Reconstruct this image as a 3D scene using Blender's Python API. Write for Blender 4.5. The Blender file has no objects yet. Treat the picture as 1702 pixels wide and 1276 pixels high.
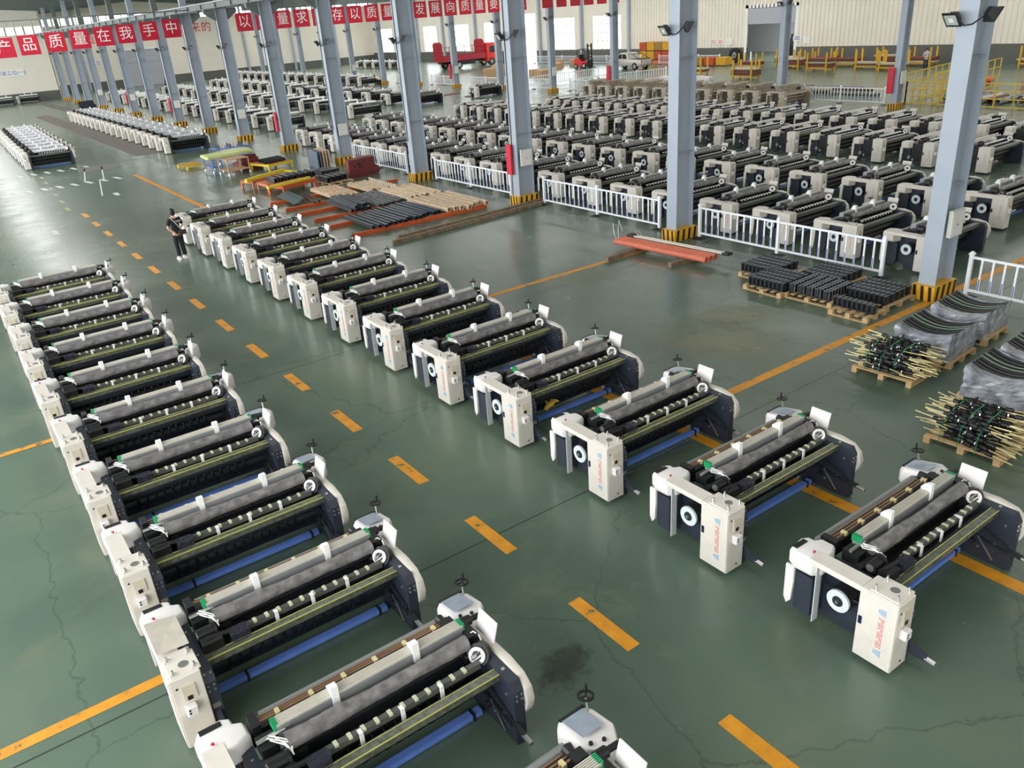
import bpy, bmesh, math, random
from mathutils import Vector, Matrix
C = bpy.context.scene.collection
SC = bpy.context.scene
rnd = random.Random(7)

# ---------------------------------------------------------------- camera, sky, lights, exposure
cd = bpy.data.cameras.new('camera'); cam = bpy.data.objects.new('camera', cd); C.objects.link(cam)
cd.sensor_fit = 'HORIZONTAL'; cd.sensor_width = 36.0; cd.lens = 28.116
cd.clip_start = 0.1; cd.clip_end = 600
_m = Matrix(((0.8073062668, 0.2986509531, -0.5089834965), (-0.5860267406, 0.3041492633, -0.7510431978), (-0.0694928114, 0.9045998197, 0.4205590509)))
cam.matrix_world = Matrix.Translation((0, 0, 6.69)) @ _m.to_4x4()
SC.camera = cam
w = bpy.data.worlds.new('sky'); SC.world = w; w.use_nodes = True
bg = w.node_tree.nodes['Background']; bg.inputs[0].default_value = (0.93, 0.97, 1.0, 1); bg.inputs[1].default_value = 8.0
def area(name, x, y, z, sx, sy, power, col=(1, 0.985, 0.96), rot=(0, 0, 0)):
    l = bpy.data.lights.new(name, 'AREA'); l.shape = 'RECTANGLE'; l.size = sx; l.size_y = sy; l.energy = power; l.color = col
    o = bpy.data.objects.new(name, l); o.location = (x, y, z); o.rotation_euler = rot; C.objects.link(o); return o
# added area lights below the closed roof, standing in for overhead daylight
for x, p, q in ((-9, 4200, 7400), (7, 1300, 5400), (26, 1700, 6200), (38, 2200, 6200), (54, 3400, 7800), (67, 4000, 8200)):
    area('roof_fill_light', x, 16, 11.35, 1.6, 56, p); area('roof_fill_light', x, 96, 11.35, 1.6, 100, q)
SC.view_settings.view_transform = 'Standard'; SC.view_settings.look = 'None'
SC.view_settings.gamma = 1.0; SC.view_settings.use_curve_mapping = False
SC.view_settings.exposure = -0.66

# ---------------------------------------------------------------- materials
def lin(c):
    return tuple((v / 12.92 if v <= 0.04045 else ((v + 0.055) / 1.055) ** 2.4) for v in (x / 255 for x in c))
MAT = {}
def mat(name, rgb, rough=0.5, metal=0.0, var=0.08, scale=6.0, spec=0.5, bump=0.0, alpha=1.0, coat=0.0):
    if name in MAT: return MAT[name]
    m = bpy.data.materials.new(name); m.use_nodes = True; nt = m.node_tree; b = nt.nodes['Principled BSDF']
    c = lin(rgb)
    if var > 0:
        tc = nt.nodes.new('ShaderNodeTexCoord'); n = nt.nodes.new('ShaderNodeTexNoise'); n.inputs['Scale'].default_value = scale; n.inputs['Detail'].default_value = 4
        r = nt.nodes.new('ShaderNodeValToRGB')
        r.color_ramp.elements[0].position = 0.3; r.color_ramp.elements[1].position = 0.7
        r.color_ramp.elements[0].color = tuple(v * (1 - var) for v in c) + (1,); r.color_ramp.elements[1].color = tuple(min(1, v * (1 + var)) for v in c) + (1,)
        nt.links.new(tc.outputs['Object'], n.inputs['Vector']); nt.links.new(n.outputs['Fac'], r.inputs['Fac']); nt.links.new(r.outputs['Color'], b.inputs['Base Color'])
        if bump > 0:
            bp = nt.nodes.new('ShaderNodeBump'); bp.inputs['Strength'].default_value = bump; bp.inputs['Distance'].default_value = 0.02
            nt.links.new(n.outputs['Fac'], bp.inputs['Height']); nt.links.new(bp.outputs['Normal'], b.inputs['Normal'])
    else:
        b.inputs['Base Color'].default_value = c + (1,)
    b.inputs['Roughness'].default_value = rough; b.inputs['Metallic'].default_value = metal
    b.inputs['Specular IOR Level'].default_value = spec; b.inputs['Alpha'].default_value = alpha
    b.inputs['Coat Weight'].default_value = coat
    MAT[name] = m; return m
CREAM = mat('cream_paint', (222, 215, 204), 0.42, var=0.05)
WHITE = mat('white_plastic', (234, 229, 227), 0.4, var=0.03)
SLATE = mat('slate_paint', (48, 54, 66), 0.45, var=0.15)
BLACK = mat('black_metal', (22, 22, 25), 0.45, var=0.2)
DARK = mat('dark_iron', (36, 38, 42), 0.5, var=0.25, scale=12)
STEEL = mat('bright_steel', (190, 190, 188), 0.3, metal=0.85)
TUBEG = mat('grey_roller', (140, 143, 142), 0.35, metal=0.3)
FRAMEG = mat('heald_grey', (154, 156, 158), 0.38, metal=0.25, var=0.06, scale=3)
RIDGE = mat('heald_ridge', (206, 200, 188), 0.4, var=0.03)
ROLLG = mat('film_wrap', (122, 118, 118), 0.28, var=0.45, scale=9, bump=0.9)
FOAM = mat('foam_white', (252, 252, 250), 0.7, var=0.02)
CREAMCLIP = mat('clip_cream', (222, 220, 188), 0.5)
YEDGE = mat('yellow_edge', (196, 194, 108), 0.45)
FILM = mat('clear_film_on_beam', (94, 97, 84), 0.2, var=0.35, scale=14, bump=0.4)
BLUEBAR = mat('blue_bar', (112, 150, 236), 0.4)
GREEN = mat('green_plastic', (24, 150, 92), 0.4)
BROWNROD = mat('bronze_rod', (150, 118, 92), 0.35, metal=0.5)
BRASS = mat('brass', (226, 212, 160), 0.35, metal=0.35)
ROLLW = mat('film_wrap_pale', (206, 206, 210), 0.25, var=0.25, scale=6, bump=0.6)
NAVY = mat('navy_plastic', (20, 30, 72), 0.3)
RED = mat('red_print', (226, 92, 100), 0.6, var=0.0)
BLUEP = mat('blue_print', (110, 165, 215), 0.6, var=0.0)
BEIGE = mat('beige_plastic', (212, 200, 180), 0.5)
RINGW = mat('ring_white', (222, 232, 236), 0.35)
SCREEN = mat('screen_grey', (150, 160, 172), 0.15)
PURPLE = mat('smoky_bag', (62, 62, 76), 0.12, var=0.35, scale=7, bump=0.5, alpha=0.6)
COLG = mat('column_paint', (168, 178, 190), 0.42, var=0.05, scale=1.5)
GIRDER = mat('girder_paint', (112, 120, 116), 0.5)
YEL = mat('hazard_yellow', (238, 176, 30), 0.5)
HBLK = mat('hazard_black', (28, 24, 24), 0.55)
RAILW = mat('railing_white', (246, 248, 252), 0.4, var=0.02)
RAILB = mat('railing_blue', (74, 98, 176), 0.35)
REDSIGN = mat('red_board', (208, 26, 56), 0.45, var=0.05)
BOXW = mat('box_white', (214, 218, 206), 0.5)
WOOD = mat('pallet_wood', (204, 172, 126), 0.7, var=0.2, scale=9)
OLDWOOD = mat('old_timber', (134, 116, 94), 0.8, var=0.4, scale=7, bump=0.6)
CAST = mat('black_casting', (40, 43, 47), 0.38, var=0.2)
CASTE = mat('casting_edge', (150, 158, 166), 0.3, metal=0.4)
WRAP = mat('stretch_wrap', (150, 152, 160), 0.12, var=0.6, scale=4, bump=1.0)
ORANGE = mat('orange_paint', (214, 92, 40), 0.5, var=0.15)
RACKOR = mat('rack_orange', (206, 118, 78), 0.55, var=0.12)
SALMON = mat('primer_salmon', (218, 118, 92), 0.55, var=0.1)
MAROON = mat('maroon_primer', (118, 48, 46), 0.5, var=0.1)
BLUEGREY = mat('bluegrey_paint', (104, 114, 130), 0.5)
TUBEDK = mat('steel_tube_dark', (74, 80, 86), 0.4, metal=0.4, var=0.2)
TUBEGR = mat('steel_tube_grey', (120, 122, 124), 0.4, metal=0.4, var=0.2)
TUBETAN = mat('steel_tube_tan', (216, 190, 160), 0.5, metal=0.1, var=0.15)
YELP = mat('yellow_paint', (234, 210, 40), 0.45)
LIME = mat('lime_film', (204, 216, 130), 0.35, var=0.12)
BLUEP2 = mat('cart_blue', (96, 132, 196), 0.45)
CARTOR = mat('cart_tan', (206, 168, 128), 0.5)
SKIN = mat('skin', (224, 178, 152), 0.5, var=0.03)
HAIR = mat('hair', (20, 18, 18), 0.5, var=0.2)
CLOTHBK = mat('black_cloth', (24, 25, 28), 0.8, var=0.15)
CLOTHGY = mat('grey_cloth', (186, 188, 186), 0.8)
CLOTHBL = mat('navy_cloth', (40, 50, 66), 0.8)
BAG = mat('bag_dark', (58, 50, 52), 0.5)
STRAP = mat('bag_strap', (160, 158, 158), 0.5)
TAN = mat('tan_film', (150, 138, 120), 0.4, var=0.2, scale=5)
TANL = mat('tan_light', (190, 178, 158), 0.45, var=0.15)
TYRE = mat('tyre', (34, 34, 36), 0.8)
TRUCKR = mat('truck_red', (168, 38, 54), 0.45)
FORKR = mat('forklift_red', (226, 40, 46), 0.4)
CARS = mat('pickup_silver', (196, 192, 184), 0.3, metal=0.3)
GLASSD = mat('dark_glass', (40, 46, 50), 0.1, var=0.0)
CARD = mat('cardboard', (190, 156, 122), 0.75)
CRY = mat('crate_yellow', (206, 156, 40), 0.6); CRR = mat('crate_red', (186, 76, 44), 0.6); CRO = mat('crate_ochre', (156, 120, 58), 0.6)
RACKY = mat('rack_yellow', (216, 166, 36), 0.5)
CAGEY = mat('cage_yellow', (218, 182, 62), 0.5)
PRIM = mat('crank_red', (128, 64, 62), 0.6)
LAMP = mat('lamp_black', (36, 36, 38), 0.4); LAMPG = mat('lamp_glass', (176, 184, 178), 0.2)
SIGNW = mat('sign_white', (244, 244, 240), 0.5, var=0.0); SIGNB = mat('sign_blue', (44, 56, 150), 0.5, var=0.0)
LETR = mat('wall_letter_red', (204, 54, 68), 0.5, var=0.0)
RUST = mat('rust', (98, 76, 60), 0.8, var=0.3)
LINEY = mat('line_yellow', (226, 152, 34), 0.5, var=0.10, scale=5)
_nt = LINEY.node_tree; _r = [n for n in _nt.nodes if n.type == 'VALTORGB'][0].color_ramp
_r.elements[0].position = 0.40; _e = _r.elements.new(0.335); _e.color = lin((96, 104, 74)) + (1,); _e = _r.elements.new(0.355); _e.color = lin((206, 138, 36)) + (1,)
LINEW = mat('line_white', (206, 214, 204), 0.5, var=0.12)
CONC = mat('grey_carpet', (112, 106, 100), 0.8)

# ---------------------------------------------------------------- mesh helpers
class MB:
    def __init__(s): s.v = []; s.f = []; s.mi = []
    def add(s, vs, fs, mi=0):
        o = len(s.v); s.v += [tuple(p) for p in vs]
        for f in fs: s.f.append(tuple(i + o for i in f)); s.mi.append(mi)
        return s
    def box(s, x0, x1, y0, y1, z0, z1, mi=0):
        return s.add([(x0, y0, z0), (x1, y0, z0), (x1, y1, z0), (x0, y1, z0), (x0, y0, z1), (x1, y0, z1), (x1, y1, z1), (x0, y1, z1)],
                     [(3, 2, 1, 0), (4, 5, 6, 7), (0, 1, 5, 4), (1, 2, 6, 5), (2, 3, 7, 6), (3, 0, 4, 7)], mi)
    def cbox(s, x0, x1, y0, y1, z0, z1, c=0.01, mi=0):
        # box with its top and vertical edges chamfered
        P = lambda x0, x1, y0, y1, z, k: [(x0 + k, y0, z), (x1 - k, y0, z), (x1, y0 + k, z), (x1, y1 - k, z), (x1 - k, y1, z), (x0 + k, y1, z), (x0, y1 - k, z), (x0, y0 + k, z)]
        rings = [P(x0, x1, y0, y1, z0, c), P(x0, x1, y0, y1, z1 - c, c), P(x0 + c, x1 - c, y0 + c, y1 - c, z1, c * .6)]
        return s.loft(rings, mi)
    def loft(s, rings, mi=0, cap=True, closed=True):
        n = len(rings[0]); o = len(s.v)
        for r in rings: s.v += [tuple(p) for p in r]
        for k in range(len(rings) - 1):
            for i in range(n if closed else n - 1):
                j = (i + 1) % n
                s.f.append((o + k * n + i, o + k * n + j, o + (k + 1) * n + j, o + (k + 1) * n + i)); s.mi.append(mi)
        if cap:
            s.f.append(tuple(o + i for i in reversed(range(n)))); s.mi.append(mi)
            s.f.append(tuple(o + (len(rings) - 1) * n + i for i in range(n))); s.mi.append(mi)
        return s
    def prism(s, poly, ax, a, b, mi=0):
        # poly in the two other axes, extruded along ax from a to b
        def pt(p, t):
            return (t, p[0], p[1]) if ax == 'x' else ((p[0], t, p[1]) if ax == 'y' else (p[0], p[1], t))
        return s.loft([[pt(p, a) for p in poly], [pt(p, b) for p in poly]], mi)
    def cyl(s, p0, p1, r, n=10, mi=0, r1=None, cap=True):
        p0 = Vector(p0); p1 = Vector(p1); d = (p1 - p0).normalized()
        a = d.orthogonal().normalized(); b = d.cross(a)
        r1 = r if r1 is None else r1
        ring = lambda p, r: [p + (a * math.cos(t) + b * math.sin(t)) * r for t in (2 * math.pi * i / n for i in range(n))]
        return s.loft([ring(p0, r), ring(p1, r1)], mi, cap)
    def tube(s, pts, r, n=6, mi=0):
        pts = [Vector(p) for p in pts]; rings = []
        for i, p in enumerate(pts):
            d = (pts[min(i + 1, len(pts) - 1)] - pts[max(i - 1, 0)]).normalized()
            ref = Vector((0, 0, 1)) if abs(d.z) < 0.9 else Vector((1, 0, 0))
            a = d.cross(ref).normalized(); b = d.cross(a)
            rings.append([p + (a * math.cos(t) + b * math.sin(t)) * r for t in (2 * math.pi * k / n for k in range(n))])
        return s.loft(rings, mi)
    def ring(s, c, ax, r0, r1, h, n=24, mi=0):
        # flat annulus with thickness h along ax
        c = Vector(c); d = Vector(ax).normalized(); a = d.orthogonal().normalized(); b = d.cross(a)
        cir = lambda r, t: [c + d * t + (a * math.cos(q) + b * math.sin(q)) * r for q in (2 * math.pi * i / n for i in range(n))]
        rings = [cir(r0, 0), cir(r1, 0), cir(r1, h), cir(r0, h)]
        return s.loft(rings + [rings[0]], mi, cap=False)
    def beam(s, p0, p1, wd, ht, mi=0):
        p0 = Vector(p0); p1 = Vector(p1); d = (p1 - p0).normalized()
        ref = Vector((0, 0, 1)) if abs(d.z) < 0.95 else Vector((1, 0, 0))
        a = d.cross(ref).normalized() * wd / 2; b = d.cross(a).normalized() * ht / 2
        return s.loft([[p + a + b, p - a + b, p - a - b, p + a - b] for p in (p0, p1)], mi)
    def sphere(s, c, r, n=8, m=6, mi=0, sz=(1, 1, 1)):
        rings = []
        for k in range(1, m):
            t = math.pi * k / m
            rings.append([(c[0] + r * sz[0] * math.sin(t) * math.cos(2 * math.pi * i / n), c[1] + r * sz[1] * math.sin(t) * math.sin(2 * math.pi * i / n), c[2] - r * sz[2] * math.cos(t)) for i in range(n)])
        return s.loft(rings, mi)
    def mesh(s, name, mats, smooth=False, bevel=0.0):
        me = bpy.data.meshes.new(name); me.from_pydata(s.v, [], s.f)
        for m in (mats if isinstance(mats, (list, tuple)) else [mats]): me.materials.append(m)
        me.polygons.foreach_set('material_index', s.mi)
        if bevel > 0 or True:
            bm = bmesh.new(); bm.from_mesh(me); bmesh.ops.recalc_face_normals(bm, faces=bm.faces)
            if bevel > 0:
                bmesh.ops.bevel(bm, geom=[e for e in bm.edges if e.is_manifold and e.calc_face_angle(0) > 0.5], offset=bevel, segments=2, affect='EDGES', profile=0.5)
            bm.to_mesh(me); bm.free()
        if smooth:
            me.polygons.foreach_set('use_smooth', [True] * len(me.polygons))
            me.set_sharp_from_angle(angle=0.6)
        me.update(); return me
    def build(s, name, mats, parent=None, loc=(0, 0, 0), rz=0.0, smooth=False, bevel=0.0, kind=None):
        o = bpy.data.objects.new(name, s.mesh(name, mats, smooth, bevel)); o.location = loc; o.rotation_euler = (0, 0, rz)
        o.parent = parent; C.objects.link(o)
        if kind: o['kind'] = kind
        return o

def tag(o, label, cat, group=None, kind=None):
    o['label'] = label; o['category'] = cat
    if group: o['group'] = group
    if kind: o['kind'] = kind
    return o
def thing(name, label, cat, loc=(0, 0, 0), rz=0.0, group=None):
    o = bpy.data.objects.new(name, None); o.location = loc; o.rotation_euler = (0, 0, rz); o.empty_display_size = 0.2
    C.objects.link(o); return tag(o, label, cat, group)
KIDS = {}
def kids(o):
    if o.name not in KIDS: KIDS[o.name] = list(o.children)
    return KIDS[o.name]
def dup(o, loc=None, rz=None, label=None, group=None, parent=None, skip=()):
    c = o.copy(); C.objects.link(c)
    if loc is not None: c.location = loc
    if rz is not None: c.rotation_euler = (0, 0, rz)
    if label: c['label'] = label
    if group: c['group'] = group
    if parent is not None: c.parent = parent
    for ch in kids(o):
        if ch.name.split('.')[0] in skip: continue
        dup(ch, parent=c)
    return c
ORD = ['first', 'second', 'third', 'fourth', 'fifth', 'sixth', 'seventh', 'eighth', 'ninth', 'tenth', 'eleventh', 'twelfth', 'thirteenth', 'fourteenth', 'fifteenth', 'sixteenth', 'seventeenth', 'eighteenth', 'nineteenth', 'twentieth', 'twenty-first', 'twenty-second', 'twenty-third', 'twenty-fourth']
def textmesh(s, size, depth=0.004):
    cu = bpy.data.curves.new('text', 'FONT'); cu.body = s; cu.size = size; cu.extrude = depth; cu.align_x = 'CENTER'; cu.align_y = 'CENTER'; cu.resolution_u = 3
    t = bpy.data.objects.new('text', cu); C.objects.link(t)
    dg = bpy.context.evaluated_depsgraph_get(); me = bpy.data.meshes.new_from_object(t.evaluated_get(dg))
    bpy.data.objects.remove(t); bpy.data.curves.remove(cu); return me
def letters(name, s, size, m, loc, rot, parent=None, depth=0.004):
    me = textmesh(s, size, depth); me.materials.clear(); me.materials.append(m)
    o = bpy.data.objects.new(name, me); o.location = loc; o.rotation_euler = rot; o.parent = parent; C.objects.link(o); return o
# ---------------------------------------------------------------- the hall
def floor_material():
    m = bpy.data.materials.new('green_epoxy'); m.use_nodes = True; nt = m.node_tree; N = nt.nodes; L = nt.links; b = N['Principled BSDF']
    tc = N.new('ShaderNodeTexCoord')
    def noise(scale, detail=5, rough=0.6, vec=None, dist=0.0):
        n = N.new('ShaderNodeTexNoise'); n.inputs['Scale'].default_value = scale; n.inputs['Detail'].default_value = detail; n.inputs['Roughness'].default_value = rough; n.inputs['Distortion'].default_value = dist
        L.new(vec or tc.outputs['Object'], n.inputs['Vector']); return n
    def ramp(src, stops):
        r = N.new('ShaderNodeValToRGB'); e = r.color_ramp.elements
        while len(e) < len(stops): e.new(0.5)
        for i, (p, c) in enumerate(stops): e[i].position = p; e[i].color = c if len(c) == 4 else tuple(c) + (1,)
        L.new(src, r.inputs['Fac']); return r
    def mix(fac, a, bb, mode='MIX'):
        x = N.new('ShaderNodeMix'); x.data_type = 'RGBA'; x.blend_type = mode
        if isinstance(fac, float): x.inputs[0].default_value = fac
        else: L.new(fac, x.inputs[0])
        for k, v in ((6, a), (7, bb)):
            if isinstance(v, tuple): x.inputs[k].default_value = v
            else: L.new(v, x.inputs[k])
        return x.outputs[2]
    base = ramp(noise(0.22, 4, 0.5, dist=0.4).outputs['Fac'], [(0.3, lin((80, 98, 85))), (0.5, lin((94, 112, 97))), (0.7, lin((109, 123, 104)))])
    dust = ramp(noise(0.7, 7, 0.65, dist=0.8).outputs['Fac'], [(0.55, (0, 0, 0)), (0.82, (0.8, 0.8, 0.8))])
    c = mix(dust.outputs['Color'], base.outputs['Color'], lin((120, 124, 100)) + (1,))
    spot = ramp(noise(6.0, 3, 0.5).outputs['Fac'], [(0.74, (0, 0, 0)), (0.80, (0.6, 0.6, 0.6))])
    c = mix(spot.outputs['Color'], c, lin((48, 58, 50)) + (1,))
    # joints in the slab: straight saw cuts every 8 m across and 12 m along
    sp = N.new('ShaderNodeSeparateXYZ'); L.new(tc.outputs['Object'], sp.inputs[0])
    def joint(out, period, off):
        a = N.new('ShaderNodeMath'); a.operation = 'ADD'; a.inputs[1].default_value = off; L.new(out, a.inputs[0])
        q = N.new('ShaderNodeMath'); q.operation = 'PINGPONG'; q.inputs[1].default_value = period / 2; L.new(a.outputs[0], q.inputs[0])
        t = N.new('ShaderNodeMath'); t.operation = 'LESS_THAN'; t.inputs[1].default_value = 0.012; L.new(q.outputs[0], t.inputs[0]); return t.outputs[0]
    c = mix(joint(sp.outputs['Y'], 8.0, 0.0), c, lin((52, 62, 52)) + (1,))
    # wandering cracks
    vo = N.new('ShaderNodeTexVoronoi'); vo.feature = 'DISTANCE_TO_EDGE'; vo.inputs['Scale'].default_value = 0.22
    nz = noise(1.5, 4); vm = N.new('ShaderNodeVectorMath'); vm.operation = 'ADD'; sc = N.new('ShaderNodeVectorMath'); sc.operation = 'SCALE'; sc.inputs['Scale'].default_value = 0.5
    L.new(nz.outputs['Color'], sc.inputs[0]); L.new(sc.outputs[0], vm.inputs[0]); L.new(tc.outputs['Object'], vm.inputs[1]); L.new(vm.outputs[0], vo.inputs['Vector'])
    cr = ramp(vo.outputs['Distance'], [(0.0, (0.45, 0.45, 0.45)), (0.004, (0, 0, 0))])
    c = mix(cr.outputs['Color'], c, lin((56, 66, 56)) + (1,))
    L.new(c, b.inputs['Base Color'])
    rr = ramp(noise(0.8, 5).outputs['Fac'], [(0.3, (0.21, 0.21, 0.21)), (0.7, (0.28, 0.28, 0.28))])
    L.new(rr.outputs['Color'], b.inputs['Roughness']); b.inputs['Specular IOR Level'].default_value = 0.5
    return m
FLOORM = floor_material()
MB().box(-12, 75.2, -12, 150, -0.3, 0).build('floor', FLOORM, kind='structure')
GRASS = mat('yard_outside', (226, 230, 212), 0.9, var=0.12, scale=0.1)
MB().box(75.3, 300, -60, 320, -0.5, -0.35).build('ground', GRASS, kind='structure')
MB().box(-12, 75.2, 150.3, 320, -0.5, -0.35).build('ground', GRASS, kind='structure')
WALLM = mat('wall_cream', (234, 228, 214), 0.7, var=0.03, scale=0.6)
DADO = mat('wall_dado', (96, 98, 92), 0.7)
TRIMW = mat('trim_white', (240, 240, 236), 0.5, var=0.0)
ROOFM = mat('roof_sheet', (150, 152, 146), 0.6, var=0.05, scale=0.3)
DZ = 1.48
XW, YF, YL, XS = 75.2, 149.0, 136.0, 18.5
# right wall: ribbed sheet from y=-12 to 79 (door between 55 and 61), plain with windows beyond
def ribbed(y0, y1, z0, z1):
    prof = []; y = y0
    while y < y1 - 0.01:
        for d, o in ((0.0, 0.0), (0.24, 0.0), (0.29, -0.1), (0.42, -0.1)): prof.append((XW + o, min(y + d, y1)))
        y += 0.47
    prof.append((XW, y1)); prof += [(XW + 0.12, y1), (XW + 0.12, y0)]
    return MB().prism(prof, 'z', z0, z1)
W = ribbed(-12, 55.0, DZ, 11.6); W.f += []
W.build('wall_right', WALLM, kind='structure'); ribbed(61.0, 79.0, DZ, 11.6).build('wall_right', WALLM, kind='structure')
ribbed(55.0, 61.0, 5.3, 11.6).build('wall_right', WALLM, kind='structure')
MB().box(XW - 0.05, XW + 0.15, -12, 55, 0, DZ).box(XW - 0.05, XW + 0.15, 61, 79, 0, DZ).build('wall_right', DADO, kind='structure')
WINS = [(80.7, 86.1), (89.7, 95.1), (107.0, 111.3), (115.6, 120.9), (125.4, 129.8), (141.0, 146.0)]
DOORS = [(98.2, 101.6), (132.6, 135.2)]
segs = sorted([(a, b, 'w') for a, b in WINS] + [(a, b, 'd') for a, b in DOORS]); y = 79.0
wl = MB(); dl = MB()
for a, b, k in segs + [(YF, YF, 'e')]:
    wl.box(XW, XW + 0.2, y, a, DZ, 11.6); dl.box(XW - 0.03, XW + 0.2, y, a, 0, DZ)
    if k == 'w': wl.box(XW, XW + 0.2, a, b, 5.5, 11.6); wl.box(XW, XW + 0.2, a, b, DZ, 1.55); dl.box(XW - 0.03, XW + 0.2, a, b, 0, DZ)
    elif k == 'd': wl.box(XW, XW + 0.2, a, b, 6.3, 11.6)
    y = b
wl.build('wall_right', WALLM, kind='structure'); dl.build('wall_right', DADO, kind='structure')
GLS = bpy.data.materials.new('window_glass'); GLS.use_nodes = True
_b = GLS.node_tree.nodes['Principled BSDF']; _b.inputs['Transmission Weight'].default_value = 1.0; _b.inputs['Roughness'].default_value = 0.05; _b.inputs['IOR'].default_value = 1.1; _b.inputs['Base Color'].default_value = (0.97, 0.99, 0.97, 1)
for i, (a, b) in enumerate(WINS):
    o = bpy.data.objects.new('window_%d' % (i + 1), None); C.objects.link(o); o['kind'] = 'structure'; o.location = (XW + 0.1, a, 1.55)
    f = MB(); wd = b - a; ht = 3.95; n = 6
    for k in range(n + 1): f.box(-0.04, 0.04, wd * k / n - 0.045, wd * k / n + 0.045, 0, ht)
    for k in range(5): f.box(-0.04, 0.04, 0, wd, ht * k / 4 - 0.045, ht * k / 4 + 0.045)
    f.build('window_frame', TRIMW, o); MB().box(-0.005, 0.005, 0, wd, 0, ht).build('window_pane', GLS, o)
MB().box(-12, 75.2, -12.3, -12, 0, 11.6).build('wall_near_unseen', WALLM, kind='structure')  # unseen end wall, put in to block sky light from behind the camera
# shop door with its roller shutter, and the room behind it
MB().box(XW - 0.1, XW + 0.1, 54.7, 55.0, 0, 5.6).box(XW - 0.1, XW + 0.1, 61, 61.3, 0, 5.6).box(XW - 0.1, XW + 0.1, 54.7, 61.3, 5.3, 5.6).build('trim_1', TRIMW, kind='structure')
SHUT = mat('shutter_grey', (176, 178, 184), 0.5, var=0.03)
sh = MB()
for k in range(16): sh.box(XW - 0.02 + 0.02 * (k % 2), XW + 0.08, 55, 61, 3.75 + k * 0.1, 3.85 + k * 0.1)
sh.build('door_1', SHUT, kind='structure')
ROOMG = mat('back_room', (206, 210, 216), 0.7)
MB().box(XW + 14, XW + 14.2, 40, 80, 0, 7).build('wall_back_room', ROOMG, kind='structure')
MB().box(XW + 0.3, XW + 14, 40, 80, -0.3, 0.0).build('floor_back_room', FLOORM, kind='structure')
# far walls, hall by hall, with a clerestory strip
def far_wall(x0, x1, Y, zc0, zc1, top, nm, holes=()):
    wl = MB(); xs = x0
    for a, b, h in list(holes) + [(x1, x1, 0)]:
        if a > xs: wl.box(xs, a, Y, Y + 0.2, DZ - 0.3, zc0)
        if b > a: wl.box(a, b, Y, Y + 0.2, h, zc0)
        xs = b
    wl.box(x0, x1, Y, Y + 0.2, zc1, top); wl.build(nm, WALLM, kind='structure')
    d = MB(); xs = x0
    for a, b, h in list(holes) + [(x1, x1, 0)]:
        if a > xs: d.box(xs, a, Y - 0.04, Y + 0.2, 0, DZ - 0.3)
        xs = b
    d.build(nm, DADO, kind='structure')
    o = bpy.data.objects.new('window_20', None); C.objects.link(o); o['kind'] = 'structure'
    f = MB(); n = int((x1 - x0) / 1.1)
    for k in range(n + 1):
        q = x0 + (x1 - x0) * k / n; f.box(q - (0.16 if k % 2 else 0.07), q + 0.07, Y + 0.02, Y + 0.14, zc0, zc1)
    f.build('window_frame', ROOFM, o); MB().box(x0, x1, Y + 0.07, Y + 0.08, zc0, zc1).build('window_pane', GLS, o)
far_wall(-12, XS, YL, 8.55, 9.5, 12.6, 'wall_far_left')
far_wall(XS, XW, YF, 9.6, 10.75, 12.6, 'wall_far', holes=[(30.6, 37.2, 5.4)])
MB().box(XS - 0.1, XS + 0.1, YL, YF, 0, 12.0).build('wall_return', WALLM, kind='structure')
sh = MB()
for k in range(28): sh.box(30.6, 37.2, YF + 0.05 + 0.03 * (k % 2), YF + 0.2, k * 0.2, k * 0.2 + 0.2)
sh.box(30.6, 37.2, YF + 0.0, YF + 0.25, 3.6, 4.1).build('door_2', SHUT, kind='structure')
MB().box(30.4, 30.6, YF - 0.08, YF + 0.1, 0, 5.5).box(37.2, 37.4, YF - 0.08, YF + 0.1, 0, 5.5).box(30.4, 37.4, YF - 0.08, YF + 0.1, 5.35, 5.6).build('trim_2', TRIMW, kind='structure')
pil = MB()
for x in (24.5, 42, 50.5, 59, 67.5): pil.box(x, x + 0.35, YF - 0.35, YF, 0, 12)
pil.build('wall_far_pilasters', COLG, kind='structure')
pil = MB()
for y in (79, 88, 97, 103.5, 113.3, 123, 131.4, 138): pil.box(XW - 0.4, XW, y - 0.18, y + 0.18, 0, 11.6)
pil.build('wall_right_pilasters', COLG, kind='structure')
# roof of the three halls: low-pitched closed sheet without openings
rf = MB(); DAY = mat('unused_strip', (226, 232, 228), 0.4, var=0.02)
for a, b in ((-12, 18.2), (18.2, 46.7), (46.7, XW)):
    mid = (a + b) / 2
    rf.loft([[(a, -12, 11.6), (mid, -12, 12.9), (b, -12, 11.6), (b, -12, 11.75), (mid, -12, 13.05), (a, -12, 11.75)], [(a, 150, 11.6), (mid, 150, 12.9), (b, 150, 11.6), (b, 150, 11.75), (mid, 150, 13.05), (a, 150, 11.75)]])
rf.build('roof', ROOFM, kind='structure')
pu = MB()
for k in range(18):
    y = 9 + 8 * k
    for a, b in ((-12, 18.2), (18.2, 46.7), (46.7, XW)):
        mid = (a + b) / 2; pu.beam((a, y, 11.3), (mid, y, 12.55), 0.22, 0.5); pu.beam((mid, y, 12.55), (b, y, 11.3), 0.22, 0.5)
pu.build('roof_rafters', GIRDER, kind='structure')

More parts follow.
